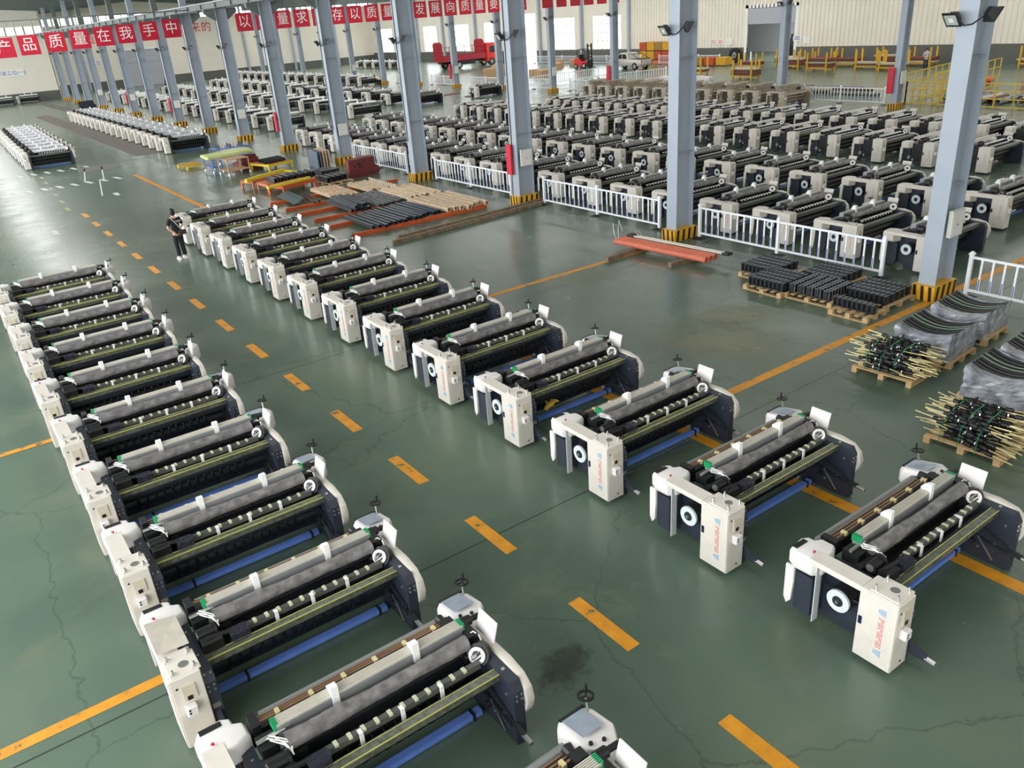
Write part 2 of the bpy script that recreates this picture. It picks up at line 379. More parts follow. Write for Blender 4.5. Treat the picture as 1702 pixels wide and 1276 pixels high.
# ---------------------------------------------------------------- floor lines
def mark(x0, x1, y0, y1, m=LINEY, skew=0.0):
    MB().add([(x0, y0, 0.003), (x1, y0, 0.003), (x1 + skew, y1, 0.003), (x0 + skew, y1, 0.003)], [(0, 1, 2, 3)]).build('floor_marking', m, kind='structure')
for k in range(-1, 15): mark(4.80, 4.99, 5.15 + 2.385 * k, 6.22 + 2.385 * k)
for k in range(6): mark(4.5 + 0.1 * k, 4.65 + 0.1 * k, 41 + 2.4 * k, 42 + 2.4 * k, mat('worn_line', (150, 160, 116), 0.5))
mark(9.0, 9.22, -5, 49); mark(0.52, 0.70, -3, 26)
mark(-8, 0.52, 8.2, 8.36); mark(-8, 0.52, 16.0, 16.16); mark(9.22, 40, 8.66, 8.86); mark(9.22, 17.4, 16.7, 16.88)
for k in range(9): mark(2.4 + 0.72 * k, 2.62 + 0.72 * k, 48.3, 49.3, LINEW, -0.15); mark(2.0 + 0.72 * k, 2.2 + 0.72 * k, 55.0, 56.0, LINEW, -0.15)
for x, y in ((2.7, 42.2), (6.95, 43.0), (3.2, 36.0)): mark(x, x + 0.22, y, y + 0.9, LINEW)
for x, y in ((6.6, 52.3), (6.4, 46.6), (7.5, 52.0)): mark(x, x + 0.07, y - 3, y + 2.5, LINEW, 0.9)
mark(7.3, 9.3, 53.2, 55.2, CONC); mark(14.4, 15.7, 100, 134, CONC); mark(11.0, 12.4, 57, 104, CONC)

# ---------------------------------------------------------------- columns with plinths, floodlights and boxes
def hcolumn(name, label, cx, cy, dx, dy, top, group):
    t = thing(name, label, 'column', (cx, cy, 0), 0, group)
    tf = 0.03
    s = MB().box(-dx / 2, -dx / 2 + tf, -dy / 2, dy / 2, 0.2, top).box(dx / 2 - tf, dx / 2, -dy / 2, dy / 2, 0.2, top).box(-dx / 2 + tf, dx / 2 - tf, -0.012, 0.012, 0.2, top)
    for z in (2.6, 5.2): s.box(-dx / 2 + tf, dx / 2 - tf, -dy / 2 + .02, dy / 2 - .02, z, z + 0.012)
    s.build('shaft', COLG, t)
    p = MB(); a, b, h = dx / 2 + 0.13, dy / 2 + 0.07, 0.34
    p.box(-a, a, -b, b, 0, h)
    n = 3
    for k in range(n):   # slanted hazard bars on each face
        u = -b + 2 * b * (k + 0.25) / n; wv = 2 * b * 0.42 / n
        for sx in (-1, 1): p.add([(sx * (a + .003), u, 0), (sx * (a + .003), u + wv, 0), (sx * (a + .003), u + wv + .03, h), (sx * (a + .003), u + .03, h)], [(0, 1, 2, 3)], 1)
    n = 4
    for k in range(n):
        u = -a + 2 * a * (k + 0.3) / n; wv = 2 * a * 0.4 / n
        for sy in (-1, 1): p.add([(u, sy * (b + .003), 0), (u + wv, sy * (b + .003), 0), (u + wv + .04, sy * (b + .003), h), (u + .04, sy * (b + .003), h)], [(0, 1, 2, 3)], 1)
    p.build('plinth', [YEL, HBLK], t)
    return t
def floods(t, dx, dy, z, big=1.0):
    # two floodlights on short arms, turned apart, and the cable that joins them
    for p, n in (((-dx / 2 - .14, dy / 2 + .02, z), (-.8, .25, -.55)), ((-dx / 2 + .12, -dy / 2 - .2, z + .06), (.72, -.5, -.5))):
        f = MB().loft([[(a * r, b * r * .8, h) for a, b in ((-1, -1), (1, -1), (1, 1), (-1, 1))] for h, r in ((-.055, .19), (-.03, .19), (.06, .11), (.10, .09))])
        f.box(-.15, .15, -.11, .11, -.060, -.055, 1).box(-.06, .06, -.05, .05, -.062, -.059, 2)
        for v in range(4): f.box(-.09 + v * .055, -.075 + v * .055, -.1, .1, .05, .09)
        o = f.build('floodlight', [LAMP, LAMPG, WHITE], t, loc=p); o.rotation_mode = 'QUATERNION'; o.rotation_quaternion = Vector(n).to_track_quat('-Z', 'Y')
        c = Vector(p); MB().beam(c, (-dx / 2 + .02, math.copysign(dy / 2 - .03, p[1]), z + .02), .03, .03).build('bracket', LAMP, t)
    MB().tube([(-dx / 2 - 0.06, dy / 2, z), (-dx / 2 - 0.03, dy * .1, z - 0.14), (-dx / 2 - .03, -dy * .3, z - 0.12), (-dx / 2 + 0.02, -dy / 2 - .1, z + .02)], 0.014).build('cable', BLACK, t)
for k in range(16):
    near = 'column beside the aisle with hazard striped plinth, %s from the near end' % ORD[k]
    t = hcolumn('steel_column', 'grey steel ' + near, 18.15, 8.95 + 8 * k, 0.72, 0.40, 8.2, 'columns beside the main aisle')
    MB().box(-0.22, 0.22, -0.15, 0.15, 8.2, 11.6).build('upper_shaft', COLG if k % 2 else GIRDER, t)
    cb = MB()
    for s in (-1, 1): cb.prism([(s * .36, 7.5), (s * .36, 8.2), (s * 1.05, 8.2), (s * 1.05, 7.95)], 'y', -0.13, 0.13)
    cb.build('corbel', GIRDER, t)
    floods(t, 0.72, 0.4, 5.95)
    if k > 1: MB().tube([(-.375, .1, 7.7), (-.375, .1, 6.1), (-.375, .1, 2.0), (-.375, .1, 1.75)], 0.016).build('conduit', BLACK, t)
    if k in (0, 2, 4, 6, 8, 10, 12): MB().box(-0.24, 0.26, -0.3, -0.2, 1.45, 2.05).box(-.2, .22, -.305, -.3, 1.49, 2.01, 1).cyl((0, -.31, 1.72), (0, -.3, 1.72), 0.02, 8, 2).build('switch_box', [BOXW, WHITE, BLACK], t)
    if k in (2, 5, 8, 10): MB().box(-0.52, -0.44, 0.0, 0.3, 1.15, 2.25).build('red_board', REDSIGN, t)
for k in range(14):
    t = hcolumn('steel_column', 'grey steel column along the far side of the loom hall, %s from the near end' % ORD[k], 46.7, 26.9 + 8 * k, 0.6, 0.36, 11.6, 'columns along the far side of the loom hall')
    floods(t, 0.6, 0.36, 6.0)
    if k in (0, 4, 6, 9): MB().box(-0.2, 0.25, -0.3, -0.2, 1.4, 2.1).build('switch_box', BOXW, t)
    if k in (0, 3, 6): MB().box(-0.5, -0.42, 0.05, 0.4, 0.9, 2.3).build('red_board', REDSIGN, t)
# crane runway girders on the corbels
for x, nm in ((17.4, 'hall with the aisle'), (18.95, 'hall of stored looms')):
    g = MB().box(x - .12, x + .12, 2, 136, 8.2, 8.23).box(x - .02, x + .02, 2, 136, 8.23, 8.5).box(x - .12, x + .12, 2, 136, 8.5, 8.53)
    for k in range(45): g.box(x - .12, x + .12, 4 + 3 * k, 4.02 + 3 * k, 8.23, 8.5)
    o = g.box(x - .04, x + .04, 2, 136, 8.53, 8.6, 1).build('crane_girder', [GIRDER, COLG]); tag(o, 'grey crane runway girder on the column corbels, side of the ' + nm, 'girder')

# ---------------------------------------------------------------- red banner boards hung in line, and the lettering on the far wall
def board(ch, x, Y, zt, sz, label, top=8.3):
    t = thing('banner_board', label, 'banner', (x, Y, zt - sz))
    o = MB().box(-sz / 2, sz / 2, -0.01, 0.01, 0, sz).build('board', REDSIGN, t)
    if ch:
        letters('character', ch, sz * 0.74, SIGNW, (0, -0.016, sz * 0.5), (math.pi / 2, 0, 0), t)
    MB().cyl((-sz * .45, 0, sz), (-sz * .45, 0, top - zt + sz), 0.012, 5).cyl((sz * .45, 0, sz), (sz * .45, 0, top - zt + sz), 0.012, 5).build('hanging_cord', GIRDER, t)
    return t
for i, (ch, x) in enumerate(zip('产品质量在我手中', (5.85, 7.2, 8.7, 10.1, 11.5, 12.85, 14.3, 15.75))):
    board(ch, x, 60.0, 7.4 + 0.06 * i, 1.1, 'square red banner board with white character %s, %s of eight over the aisle' % (ch, ORD[i]))
_cs = '以质量求生存以质量求发展向质量要效益'
_used = {}
for i, ch in enumerate(_cs):
    x = 19.16 + 1.30 * i
    _used[ch] = _used.get(ch, 0) + 1
    board(ch, x, 55.6, 7.84, 1.07, 'red banner board with white character %s, %s of the long line over the looms' % (ch, ORD[i]), 7.96)
for i in range(6): board('', 43.9 + 1.45 * i, 55.6, 7.84, 1.05, 'plain red banner board over the looms, %s beyond the lettered ones' % ORD[i], 7.96)
g = MB().box(19.2, 53, 55.4, 55.8, 7.95, 8.6); 
for k in range(36): g.box(19.6 + .75 * k, 19.64 + .75 * k, 55.36, 55.4, 7.97, 8.58)
tag(g.build('bridge_crane', [GIRDER]), 'grey ribbed bridge crane spanning the loom hall above the red banners', 'crane')
tag(MB().box(-10, 17, 60.0, 60.1, 8.25, 8.33).build('banner_rail', GIRDER), 'thin grey rail carrying the red banner boards over the aisle hall', 'rail')
for wi, (ch, x, z, n) in enumerate( (('是', 16.2, 7.2, 0), ('造', 26.3, 7.4, 0), ('优', 33.6, 7.6, 0), ('出', 41.1, 7.95, 0), ('来', 42.9, 7.95, 0), ('的', 44.7, 7.95, 0))):
    Y = YL if x < XS else YF
    o = letters('wall_character', ch, 1.7, LETR, (x, Y - 0.03, z), (math.pi / 2, 0, 0), None, 0.01); tag(o, 'red character %s painted on the cream far wall, %s from the left' % (ch, ORD[wi]), 'lettering')
t = thing('wall_sign', 'white sign with dark characters 安装工位(一) on the far wall by the aisle', 'sign', (13.2, YL - 0.05, 3.45))
MB().box(-1.9, 1.6, -0.02, 0.0, 0, 0.8).build('board', SIGNW, t); letters('text', '安装工位(一)', 0.62, SIGNB, (-0.1, -0.03, 0.4), (math.pi / 2, 0, 0), t)
t = thing('wall_sign', 'white sign with dark characters 台安装工位 on the far wall beyond the columns', 'sign', (25.4, YF - 0.05, 3.5))
MB().box(-1.9, 1.9, -0.02, 0.0, 0, 0.85).build('board', SIGNW, t); letters('text', '台安装工位', 0.68, SIGNB, (0, -0.03, 0.42), (math.pi / 2, 0, 0), t)
t = thing('round_sign', 'round white sign with number 2 above the far shutter door', 'sign', (33.4, YF - 0.05, 5.9))
MB().cyl((0, 0, 0), (0, -0.03, 0), 0.5, 20, 1).cyl((0, -.03, 0), (0, -0.04, 0), 0.43, 20, 0).build('disc', [SIGNW, SIGNB], t); letters('number', '2', 0.6, SIGNB, (0, -0.05, 0), (math.pi / 2, 0, 0), t)
for yy, z, wd, ht, m, lab in ((55.1 - .9, 2.05, 0.9, 0.5, SIGNB, 'small blue sign on the ribbed wall beside the shop door'), (53.2, 1.8, 0.7, 0.55, BOXW, 'small grey notice on the ribbed wall next to the blue sign'), (65.3, 1.85, 0.8, 0.5, LETR, 'red printed notice on the ribbed wall left of the shop door, farther one'), (64.2, 1.85, 0.8, 0.5, LETR, 'red printed notice on the ribbed wall left of the shop door, nearer one'), (62.9, 1.8, 0.7, 0.65, BOXW, 'pale notice sheet on the ribbed wall beside the door frame')):
    t = thing('notice', lab, 'sign', (XW - 0.12, yy, z)); MB().box(0, 0.02, 0, wd, 0, ht).build('sheet', SIGNW, t)
    l = MB()
    for k in range(3): l.box(-0.004, 0, wd * .1, wd * (.9 - .12 * (k % 2)), ht * (.18 + .25 * k), ht * (.3 + .25 * k))
    l.build('print', m, t)

# stains and dusty patches on the floor
def patch(x, y, rx, ry, rgb, seed, strength=0.8):
    m = bpy.data.materials.new('floor_stain'); m.use_nodes = True; nt = m.node_tree; b = nt.nodes['Principled BSDF']; b.inputs['Base Color'].default_value = lin(rgb) + (1,); b.inputs['Roughness'].default_value = .45
    tc = nt.nodes.new('ShaderNodeTexCoord'); ln = nt.nodes.new('ShaderNodeVectorMath'); ln.operation = 'LENGTH'; nt.links.new(tc.outputs['Object'], ln.inputs[0])
    n = nt.nodes.new('ShaderNodeTexNoise'); n.inputs['Scale'].default_value = 2.4; n.inputs['Detail'].default_value = 9; n.inputs['Roughness'].default_value = .7; nt.links.new(tc.outputs['Object'], n.inputs['Vector'])
    s1 = nt.nodes.new('ShaderNodeMath'); s1.operation = 'SUBTRACT'; nt.links.new(n.outputs['Fac'], s1.inputs[0])
    s0 = nt.nodes.new('ShaderNodeMath'); s0.operation = 'MULTIPLY'; s0.inputs[1].default_value = .42; nt.links.new(ln.outputs['Value'], s0.inputs[0]); nt.links.new(s0.outputs[0], s1.inputs[1])
    r = nt.nodes.new('ShaderNodeValToRGB'); r.color_ramp.elements[0].position = .12; r.color_ramp.elements[0].color = (0, 0, 0, 1); r.color_ramp.elements[1].position = .42; r.color_ramp.elements[1].color = (strength,) * 3 + (1,)
    nt.links.new(s1.outputs[0], r.inputs['Fac']); nt.links.new(r.outputs['Color'], b.inputs['Alpha'])
    o = MB().add([(-1, -1, 0), (1, -1, 0), (1, 1, 0), (-1, 1, 0)], [(0, 1, 2, 3)]).build('floor_stain', m, None, (x, y, .0015), seed, kind='structure'); o.scale = (rx, ry, 1)
patch(4.1, 5.45, .5, .35, (58, 66, 60), .4, .7); patch(12.6, 10.6, 1.6, 2.3, (150, 148, 118), .2, .55); patch(14.0, 11.3, 1.0, 1.5, (152, 150, 120), .9, .5); patch(13.6, 16.2, 1.6, 1.6, (140, 142, 116), .3, .4)
patch(6.2, 4.0, .8, .5, (120, 130, 108), .7, .4); patch(8.2, 1.6, 1.2, .9, (60, 70, 62), .1, .4); patch(3.2, 11, 1.5, 2.4, (112, 134, 118), .5, .4)
# ---------------------------------------------------------------- weaving looms
def frame_poly(): return [(0, 0.02), (0, 0.70), (0.06, 0.80), (0.95, 0.80), (1.18, 0.72), (1.34, 0.62), (1.34, 0.02), (1.10, 0.02), (1.04, 0.12), (0.86, 0.12), (0.80, 0.0), (0.0, 0.0)][:11]
COVER = [(1.30, 0.42), (1.30, 0.74), (0.95, 0.80), (0.62, 0.83), (0.32, 0.84), (0.10, 0.80), (-0.02, 0.70), (-0.055, 0.57), (-0.03, 0.45), (0.01, 0.37), (0.04, 0.38), (0.0, 0.52), (0.03, 0.64), (0.12, 0.70), (0.9, 0.70), (0.95, 0.42)]
def wrinkled(x0, x1, y, z, r, seed, n=14, m=44, sag=0.012):
    q = random.Random(seed); rings = []; ph = q.random() * 6
    for k in range(m + 1):
        t = k / m; x = x0 + (x1 - x0) * t; rr = r * (0.92 + 0.10 * math.sin(ph + 5.5 * t) + q.uniform(-.03, .03))
        rings.append([(x, y + rr * math.cos(a) * (1 + .05 * math.sin(3 * a + 17 * t)), z + rr * math.sin(a) * (1 + .06 * math.sin(2 * a + 23 * t)) - sag * math.sin(math.pi * t)) for a in (2 * math.pi * i / n for i in range(n))])
    return MB().loft(rings)
def cabinet(t, text=True, slot=False):
    c = MB().cbox(-0.31, 0.0, -0.045, 0.385, 0.065, 0.955, 0.008)
    c.box(-0.318, -0.31, -0.04, 0.38, 0.075, 0.945)
    cab = c.build('control_cabinet', CREAM, t)
    if slot:
        MB().box(-0.21, -0.15, -0.05, -0.043, 0.62, 0.78).box(-0.2, -0.16, -0.05, -0.043, 0.46, 0.52).build('window_slot', BLACK, cab); return cab
    MB().box(-0.324, -0.317, 0.325, 0.365, 0.50, 0.60).build('handle', NAVY, cab)
    if text:
        l = MB()
        for k in range(13):    # outlined capitals running up the door, two lines
            z = 0.315 + k * 0.031
            for (ya, yb) in (((0.085, 0.112), (0.12, 0.142)) if k % 4 != 3 else ((0.085, 0.112),)):
                g = 0.005; h = 0.024
                l.box(-0.3195, -0.318, ya, yb, z, z + g).box(-0.3195, -0.318, ya, ya + g, z, z + h).box(-0.3195, -0.318, yb - g, yb, z, z + h)
                if k % 2: l.box(-0.3195, -0.318, ya, yb, z + h - g, z + h)
        for k in range(5):
            for z0, z1 in ((0.74, 0.83), (0.20, 0.29)): l.box(-0.3195, -0.318, 0.075 + .018 * k, 0.084 + .018 * k, z0 + .006 * k, z1 - .004 * k, 1)
        l.build('lettering', [RED, BLUEP], cab)
    MB().box(-0.215, -0.085, -0.062, -0.044, 0.66, 0.84).box(-0.185, -0.135, -0.068, -0.06, 0.665, 0.715, 1).box(-0.265, -0.245, -0.05, -0.044, 0.83, 0.85, 1).build('switch_box', [BEIGE, BLACK], cab)
    MB().cbox(-0.235, -0.12, -0.125, -0.044, 0.51, 0.62, 0.012).box(-0.215, -0.195, -0.128, -0.124, 0.575, 0.595, 1).box(-0.215, -0.195, -0.128, -0.124, 0.54, 0.56, 1).build('socket', [WHITE, BLACK], cab)
    MB().cyl((-0.12, -0.05, 0.13), (-0.12, -0.044, 0.13), 0.014, 10).build('cable_port', BLACK, cab)
    tp = MB().cbox(-0.28, 0.02, -0.02, 0.30, 0.955, 0.968, 0.004)
    tp.cyl((-0.12, 0.12, 0.968), (-0.12, 0.12, 0.975), 0.05, 12, 1)
    tp.build('top_plate', [CREAM, STEEL], cab)
    for x, y in ((-0.24, 0.02), (-0.24, 0.26), (-0.03, 0.02), (-0.03, 0.26)):
        b = MB().cyl((x, y, 0.968), (x, y, 1.03), 0.011, 8).tube([(x - .03, y - .02, .968), (x - .008, y, 1.02), (x + .03, y + .02, .968)], 0.005, 5)
        b.build('lifting_bolt', STEEL, cab)
    return cab
def gear_cover(t, strip=True):
    MB().prism([(-0.315, 0.90), (-0.10, 0.90), (-0.10, 0.955), (-0.30, 0.955), (-0.315, 0.94)], 'y', 0.385, 1.02).build('arm_cover', CREAM, t)
    top = [(-0.31, 0.98), (-0.32, 1.20), (-0.27, 1.30), (-0.04, 1.33), (0.04, 1.28), (0.04, 1.20), (0.13, 1.15), (0.13, 0.98), (0.0, 0.92), (-0.2, 0.90)]
    g = MB().loft([[(x * .9 - .01, 1.05 + (y - 1.05) * .92, .72) for x, y in top], [(x, y, .76) for x, y in top], [(x, y, .90) for x, y in top], [(x * .9 - .01, 1.1 + (y - 1.1) * .9, .95) for x, y in top]])
    gc = g.build('gear_cover', WHITE, t, bevel=0.012, smooth=True)
    MB().box(-0.25, -0.05, 1.22, 1.285, 0.94, 0.957).build('cover_opening', BLACK, gc)
    MB().cyl((-0.18, 1.05, .94), (-0.18, 1.05, .98), 0.008, 6).box(-.20, -.17, 1.03, 1.05, .972, .982, 1).build('toggle', [BLACK, REDSIGN], gc)
    MB().prism([(1.20, 0.72), (1.31, 0.72), (1.31, 0.26), (1.27, 0.18), (1.22, 0.24), (1.20, 0.5)], 'x', -0.30, -0.27).build('side_skirt', WHITE, t)
    MB().box(-0.26, -0.02, 0.98, 1.2, 0.14, 0.66).build('gear_box', SLATE, t)
    MB().box(-0.28, -0.18, 0.925, 0.937, 0.1, 0.90).build('guard_sheet', mat('guard_grey', (200, 204, 206), 0.5), t)
def left_end(t):
    b = MB().prism(frame_poly(), 'x', 0.0, 0.12)
    for x, y, z in ((.03, .02, .805), (.09, .02, .805), (.06, .35, .803), (.06, .8, .803)): b.cyl((x, y, z - .01), (x, y, z + .008), 0.012, 8, 1)
    for x in (.03, .09): b.cyl((x, -.012, .66), (x, 0, .66), 0.013, 8, 1).cyl((x, -.012, .60), (x, 0, .60), 0.013, 8, 1)
    b.box(.02, .1, -.004, 0, .36, .42, 1).build('left_frame', [SLATE, STEEL], t)
    MB().cyl((-0.22, 0.66, 0.55), (0.0, 0.66, 0.55), 0.145, 20).box(-.02, 0, .4, 1.0, .05, .5, 1).build('clutch_drum', [BLACK, SLATE], t, smooth=True)
    MB().ring((-0.25, 0.66, 0.55), (1, 0, 0), 0.065, 0.135, 0.03, 28).ring((-0.26, 0.66, 0.55), (1, 0, 0), 0.02, 0.06, 0.04, 16, 1).cyl((-.275, .66, .55), (-.22, .66, .55), .022, 10, 2).build('clutch_ring', [RINGW, DARK, STEEL], t, smooth=True)
    MB().tube([(-0.18, .58, .62), (-0.12, .44, .56), (-.06, .30, .40), (-.02, .25, .2)], 0.014, 6).build('hose', BLACK, t)
    MB().prism([(0.0, 0.18), (0.0, 0.32), (-0.16, 0.25), (-0.24, 0.22), (-0.24, 0.16), (-0.1, 0.15)], 'x', 0.03, 0.08).cyl((.055, -.22, .19), (.055, -.33, .18), 0.03, 8, 1).build('foot_lever', [SLATE, STEEL], t)
def right_end(t):
    b = MB().prism(frame_poly(), 'x', 2.36, 2.48).cyl((2.42, .25, .80), (2.42, .25, .812), 0.02, 10, 1)
    for x in (2.39, 2.45): b.cyl((x, -.012, .66), (x, 0, .66), 0.013, 8, 1).cyl((x, -.012, .60), (x, 0, .60), 0.013, 8, 1)
    for y, z in ((.2, .3), (.62, .45), (.38, .18), (.12, .62), (.7, .7)): b.cyl((2.345, y, z), (2.36, y, z), 0.016, 8, 1)
    b.build('right_frame', [SLATE, STEEL], t)
    l = MB().beam((2.34, .62, .58), (2.34, .05, .34), .02, .045).beam((2.34, .52, .34), (2.34, .05, .26), .02, .04).beam((2.34, .62, .58), (2.34, .5, .32), .02, .04).cyl((2.30, .45, .24), (2.36, .45, .24), .04, 10).cyl((2.3, .75, .5), (2.36, .75, .5), .06, 12).beam((2.335, .40, .34), (2.335, .18, .08), .012, .02, 1)
    l.beam((2.36, .05, .30), (2.36, -.14, .27), .04, .06).cyl((2.36, -.12, .27), (2.36, -.25, .26), .028, 8, 1); l.build('lever_linkage', [DARK, STEEL], t)
    MB().prism(COVER, 'x', 2.48, 2.575).build('end_cover', CREAM, t, bevel=0.012, smooth=True)
    d = Vector((-0.72, -0.55, 0.42)).normalized(); c = Vector((2.30, 0.52, 0.86))
    MB().cyl(c - d * .10, c - d * .01, 0.12, 18).cyl((2.2, .62, .80), (2.42, .62, .80), 0.05, 10).build('wheel_housing', BLACK, t, smooth=True)
    m = MB().ring(c, d, 0.052, 0.088, 0.02, 24).cyl(c, c + d * .012, .05, 12, 1)
    a = d.orthogonal().normalized(); e = d.cross(a)
    for u, v, l, wq, k in ((-.02, 0, .06, .018, 2), (.02, .015, .05, .014, 0), (.0, -.03, .035, .03, 2)): m.beam(c + d * .022 + a * u + e * (v - l), c + d * .022 + a * u + e * (v + l), wq, .014, k)
    m.build('measuring_wheel', [WHITE, DARK, STEEL], t, smooth=True)
    MB().add([(2.50, .52, .88), (2.50, .84, .88), (2.56, .84, 1.11), (2.56, .52, 1.11), (2.515, .52, .88), (2.515, .84, .88), (2.575, .84, 1.11), (2.575, .52, 1.11)], [(0, 1, 2, 3), (7, 6, 5, 4), (0, 4, 5, 1), (1, 5, 6, 2), (2, 6, 7, 3), (3, 7, 4, 0)]).build('wing_plate', WHITE, t)
    MB().cyl((2.1, .92, .98), (2.62, .92, .94), 0.032, 10).cyl((2.36, .92, .96), (2.48, .92, .95), 0.055, 12).box(2.30, 2.42, .66, .9, .86, .98).box(2.2, 2.34, .98, 1.1, .84, .96).cyl((2.26, 1.02, .9), (2.26, 1.2, .9), .05, 10).build('drive_shaft', BLACK, t, smooth=True)
    MB().tube([(2.34, .74, .95), (2.38, .70, 1.0), (2.42, .66, .96), (2.42, .60, .88)], .008, 5).build('cable', FOAM, t)
    # control head with its operator panel, and the hand wheel standing on it
    ol = [(2.40, 1.08), (2.40, 1.50), (2.46, 1.56), (2.72, 1.56), (2.80, 1.46), (2.80, 1.16), (2.70, 1.0), (2.62, .86), (2.50, .86), (2.50, 1.0)]
    h = MB().loft([[(x, y, .58) for x, y in ol], [(x, y, .80 if y < 1.3 else .74) for x, y in ol], [(2.6 + (x - 2.6) * .9, 1.25 + (y - 1.25) * .92, .86 if y < 1.3 else .80) for x, y in ol]])
    hd = h.build('control_head', WHITE, t, bevel=0.012, smooth=True)
    MB().add([(2.46, 1.2, .872), (2.70, 1.2, .872), (2.70, 1.50, .815), (2.46, 1.50, .815)], [(0, 1, 2, 3)]).build('operator_screen', SCREEN, hd)
    for x, y in ((2.48, 1.12), (2.60, 1.08)): MB().cyl((x, y, .85), (x, y, .875), .02, 10).build('panel_knob', BLACK, hd)
    MB().box(2.45, 2.74, 1.505, 1.535, .80, .815).build('panel_slot', BLACK, hd)
    a = Vector((0.08, 0.12, 1)).normalized(); c = Vector((2.75, 1.50, .93))
    hw = MB().cyl((2.73, 1.45, .79), c, 0.010, 7, 1).ring(c, a, .062, .082, .016, 20)
    for k in range(3):
        o = a.orthogonal().normalized(); q = o * math.cos(k * 2.094) + a.cross(o) * math.sin(k * 2.094); hw.beam(c, c + q * .07, .016, .012)
        if k == 0: hw.cyl(c + q * .072, c + q * .072 + a * .07, .013, 7).sphere(tuple(c + q * .072 + a * .075), .016, 6, 5)
    hw.build('hand_wheel', [BLACK, STEEL], t, smooth=True)
def heddles(t, ties=True):
    g = MB().box(0.33, 2.32, 0.79, 0.905, 0.86, 1.03).box(.335, 2.315, .795, .9, 1.03, 1.036, 2)  # groove darkness painted in as a brown strip under the ridges
    for k in range(6): g.box(0.33, 2.32, 0.790 + k * .0205, 0.802 + k * .0205, 1.03, 1.056, 1)
    hf = g.build('heald_frames', [FRAMEG, RIDGE, RUST], t)
    for x0, x1 in ((0.30, 0.345), (2.295, 2.34)):
        c = MB()
        for k in range(6): c.box(x0, x1, 0.791 + k * .0195, 0.805 + k * .0195, 0.98, 1.062)
        c.build('end_clip', GREEN, hf)
    if ties:
        for x in (0.90, 1.765):
            MB().prism([(0.775, 0.93), (0.788, 0.93), (0.79, 1.058), (0.905, 1.058), (0.905, 1.09), (0.85, 1.14), (0.775, 1.15)], 'x', x - .035, x + .035).build('foam_tie', FOAM, t)
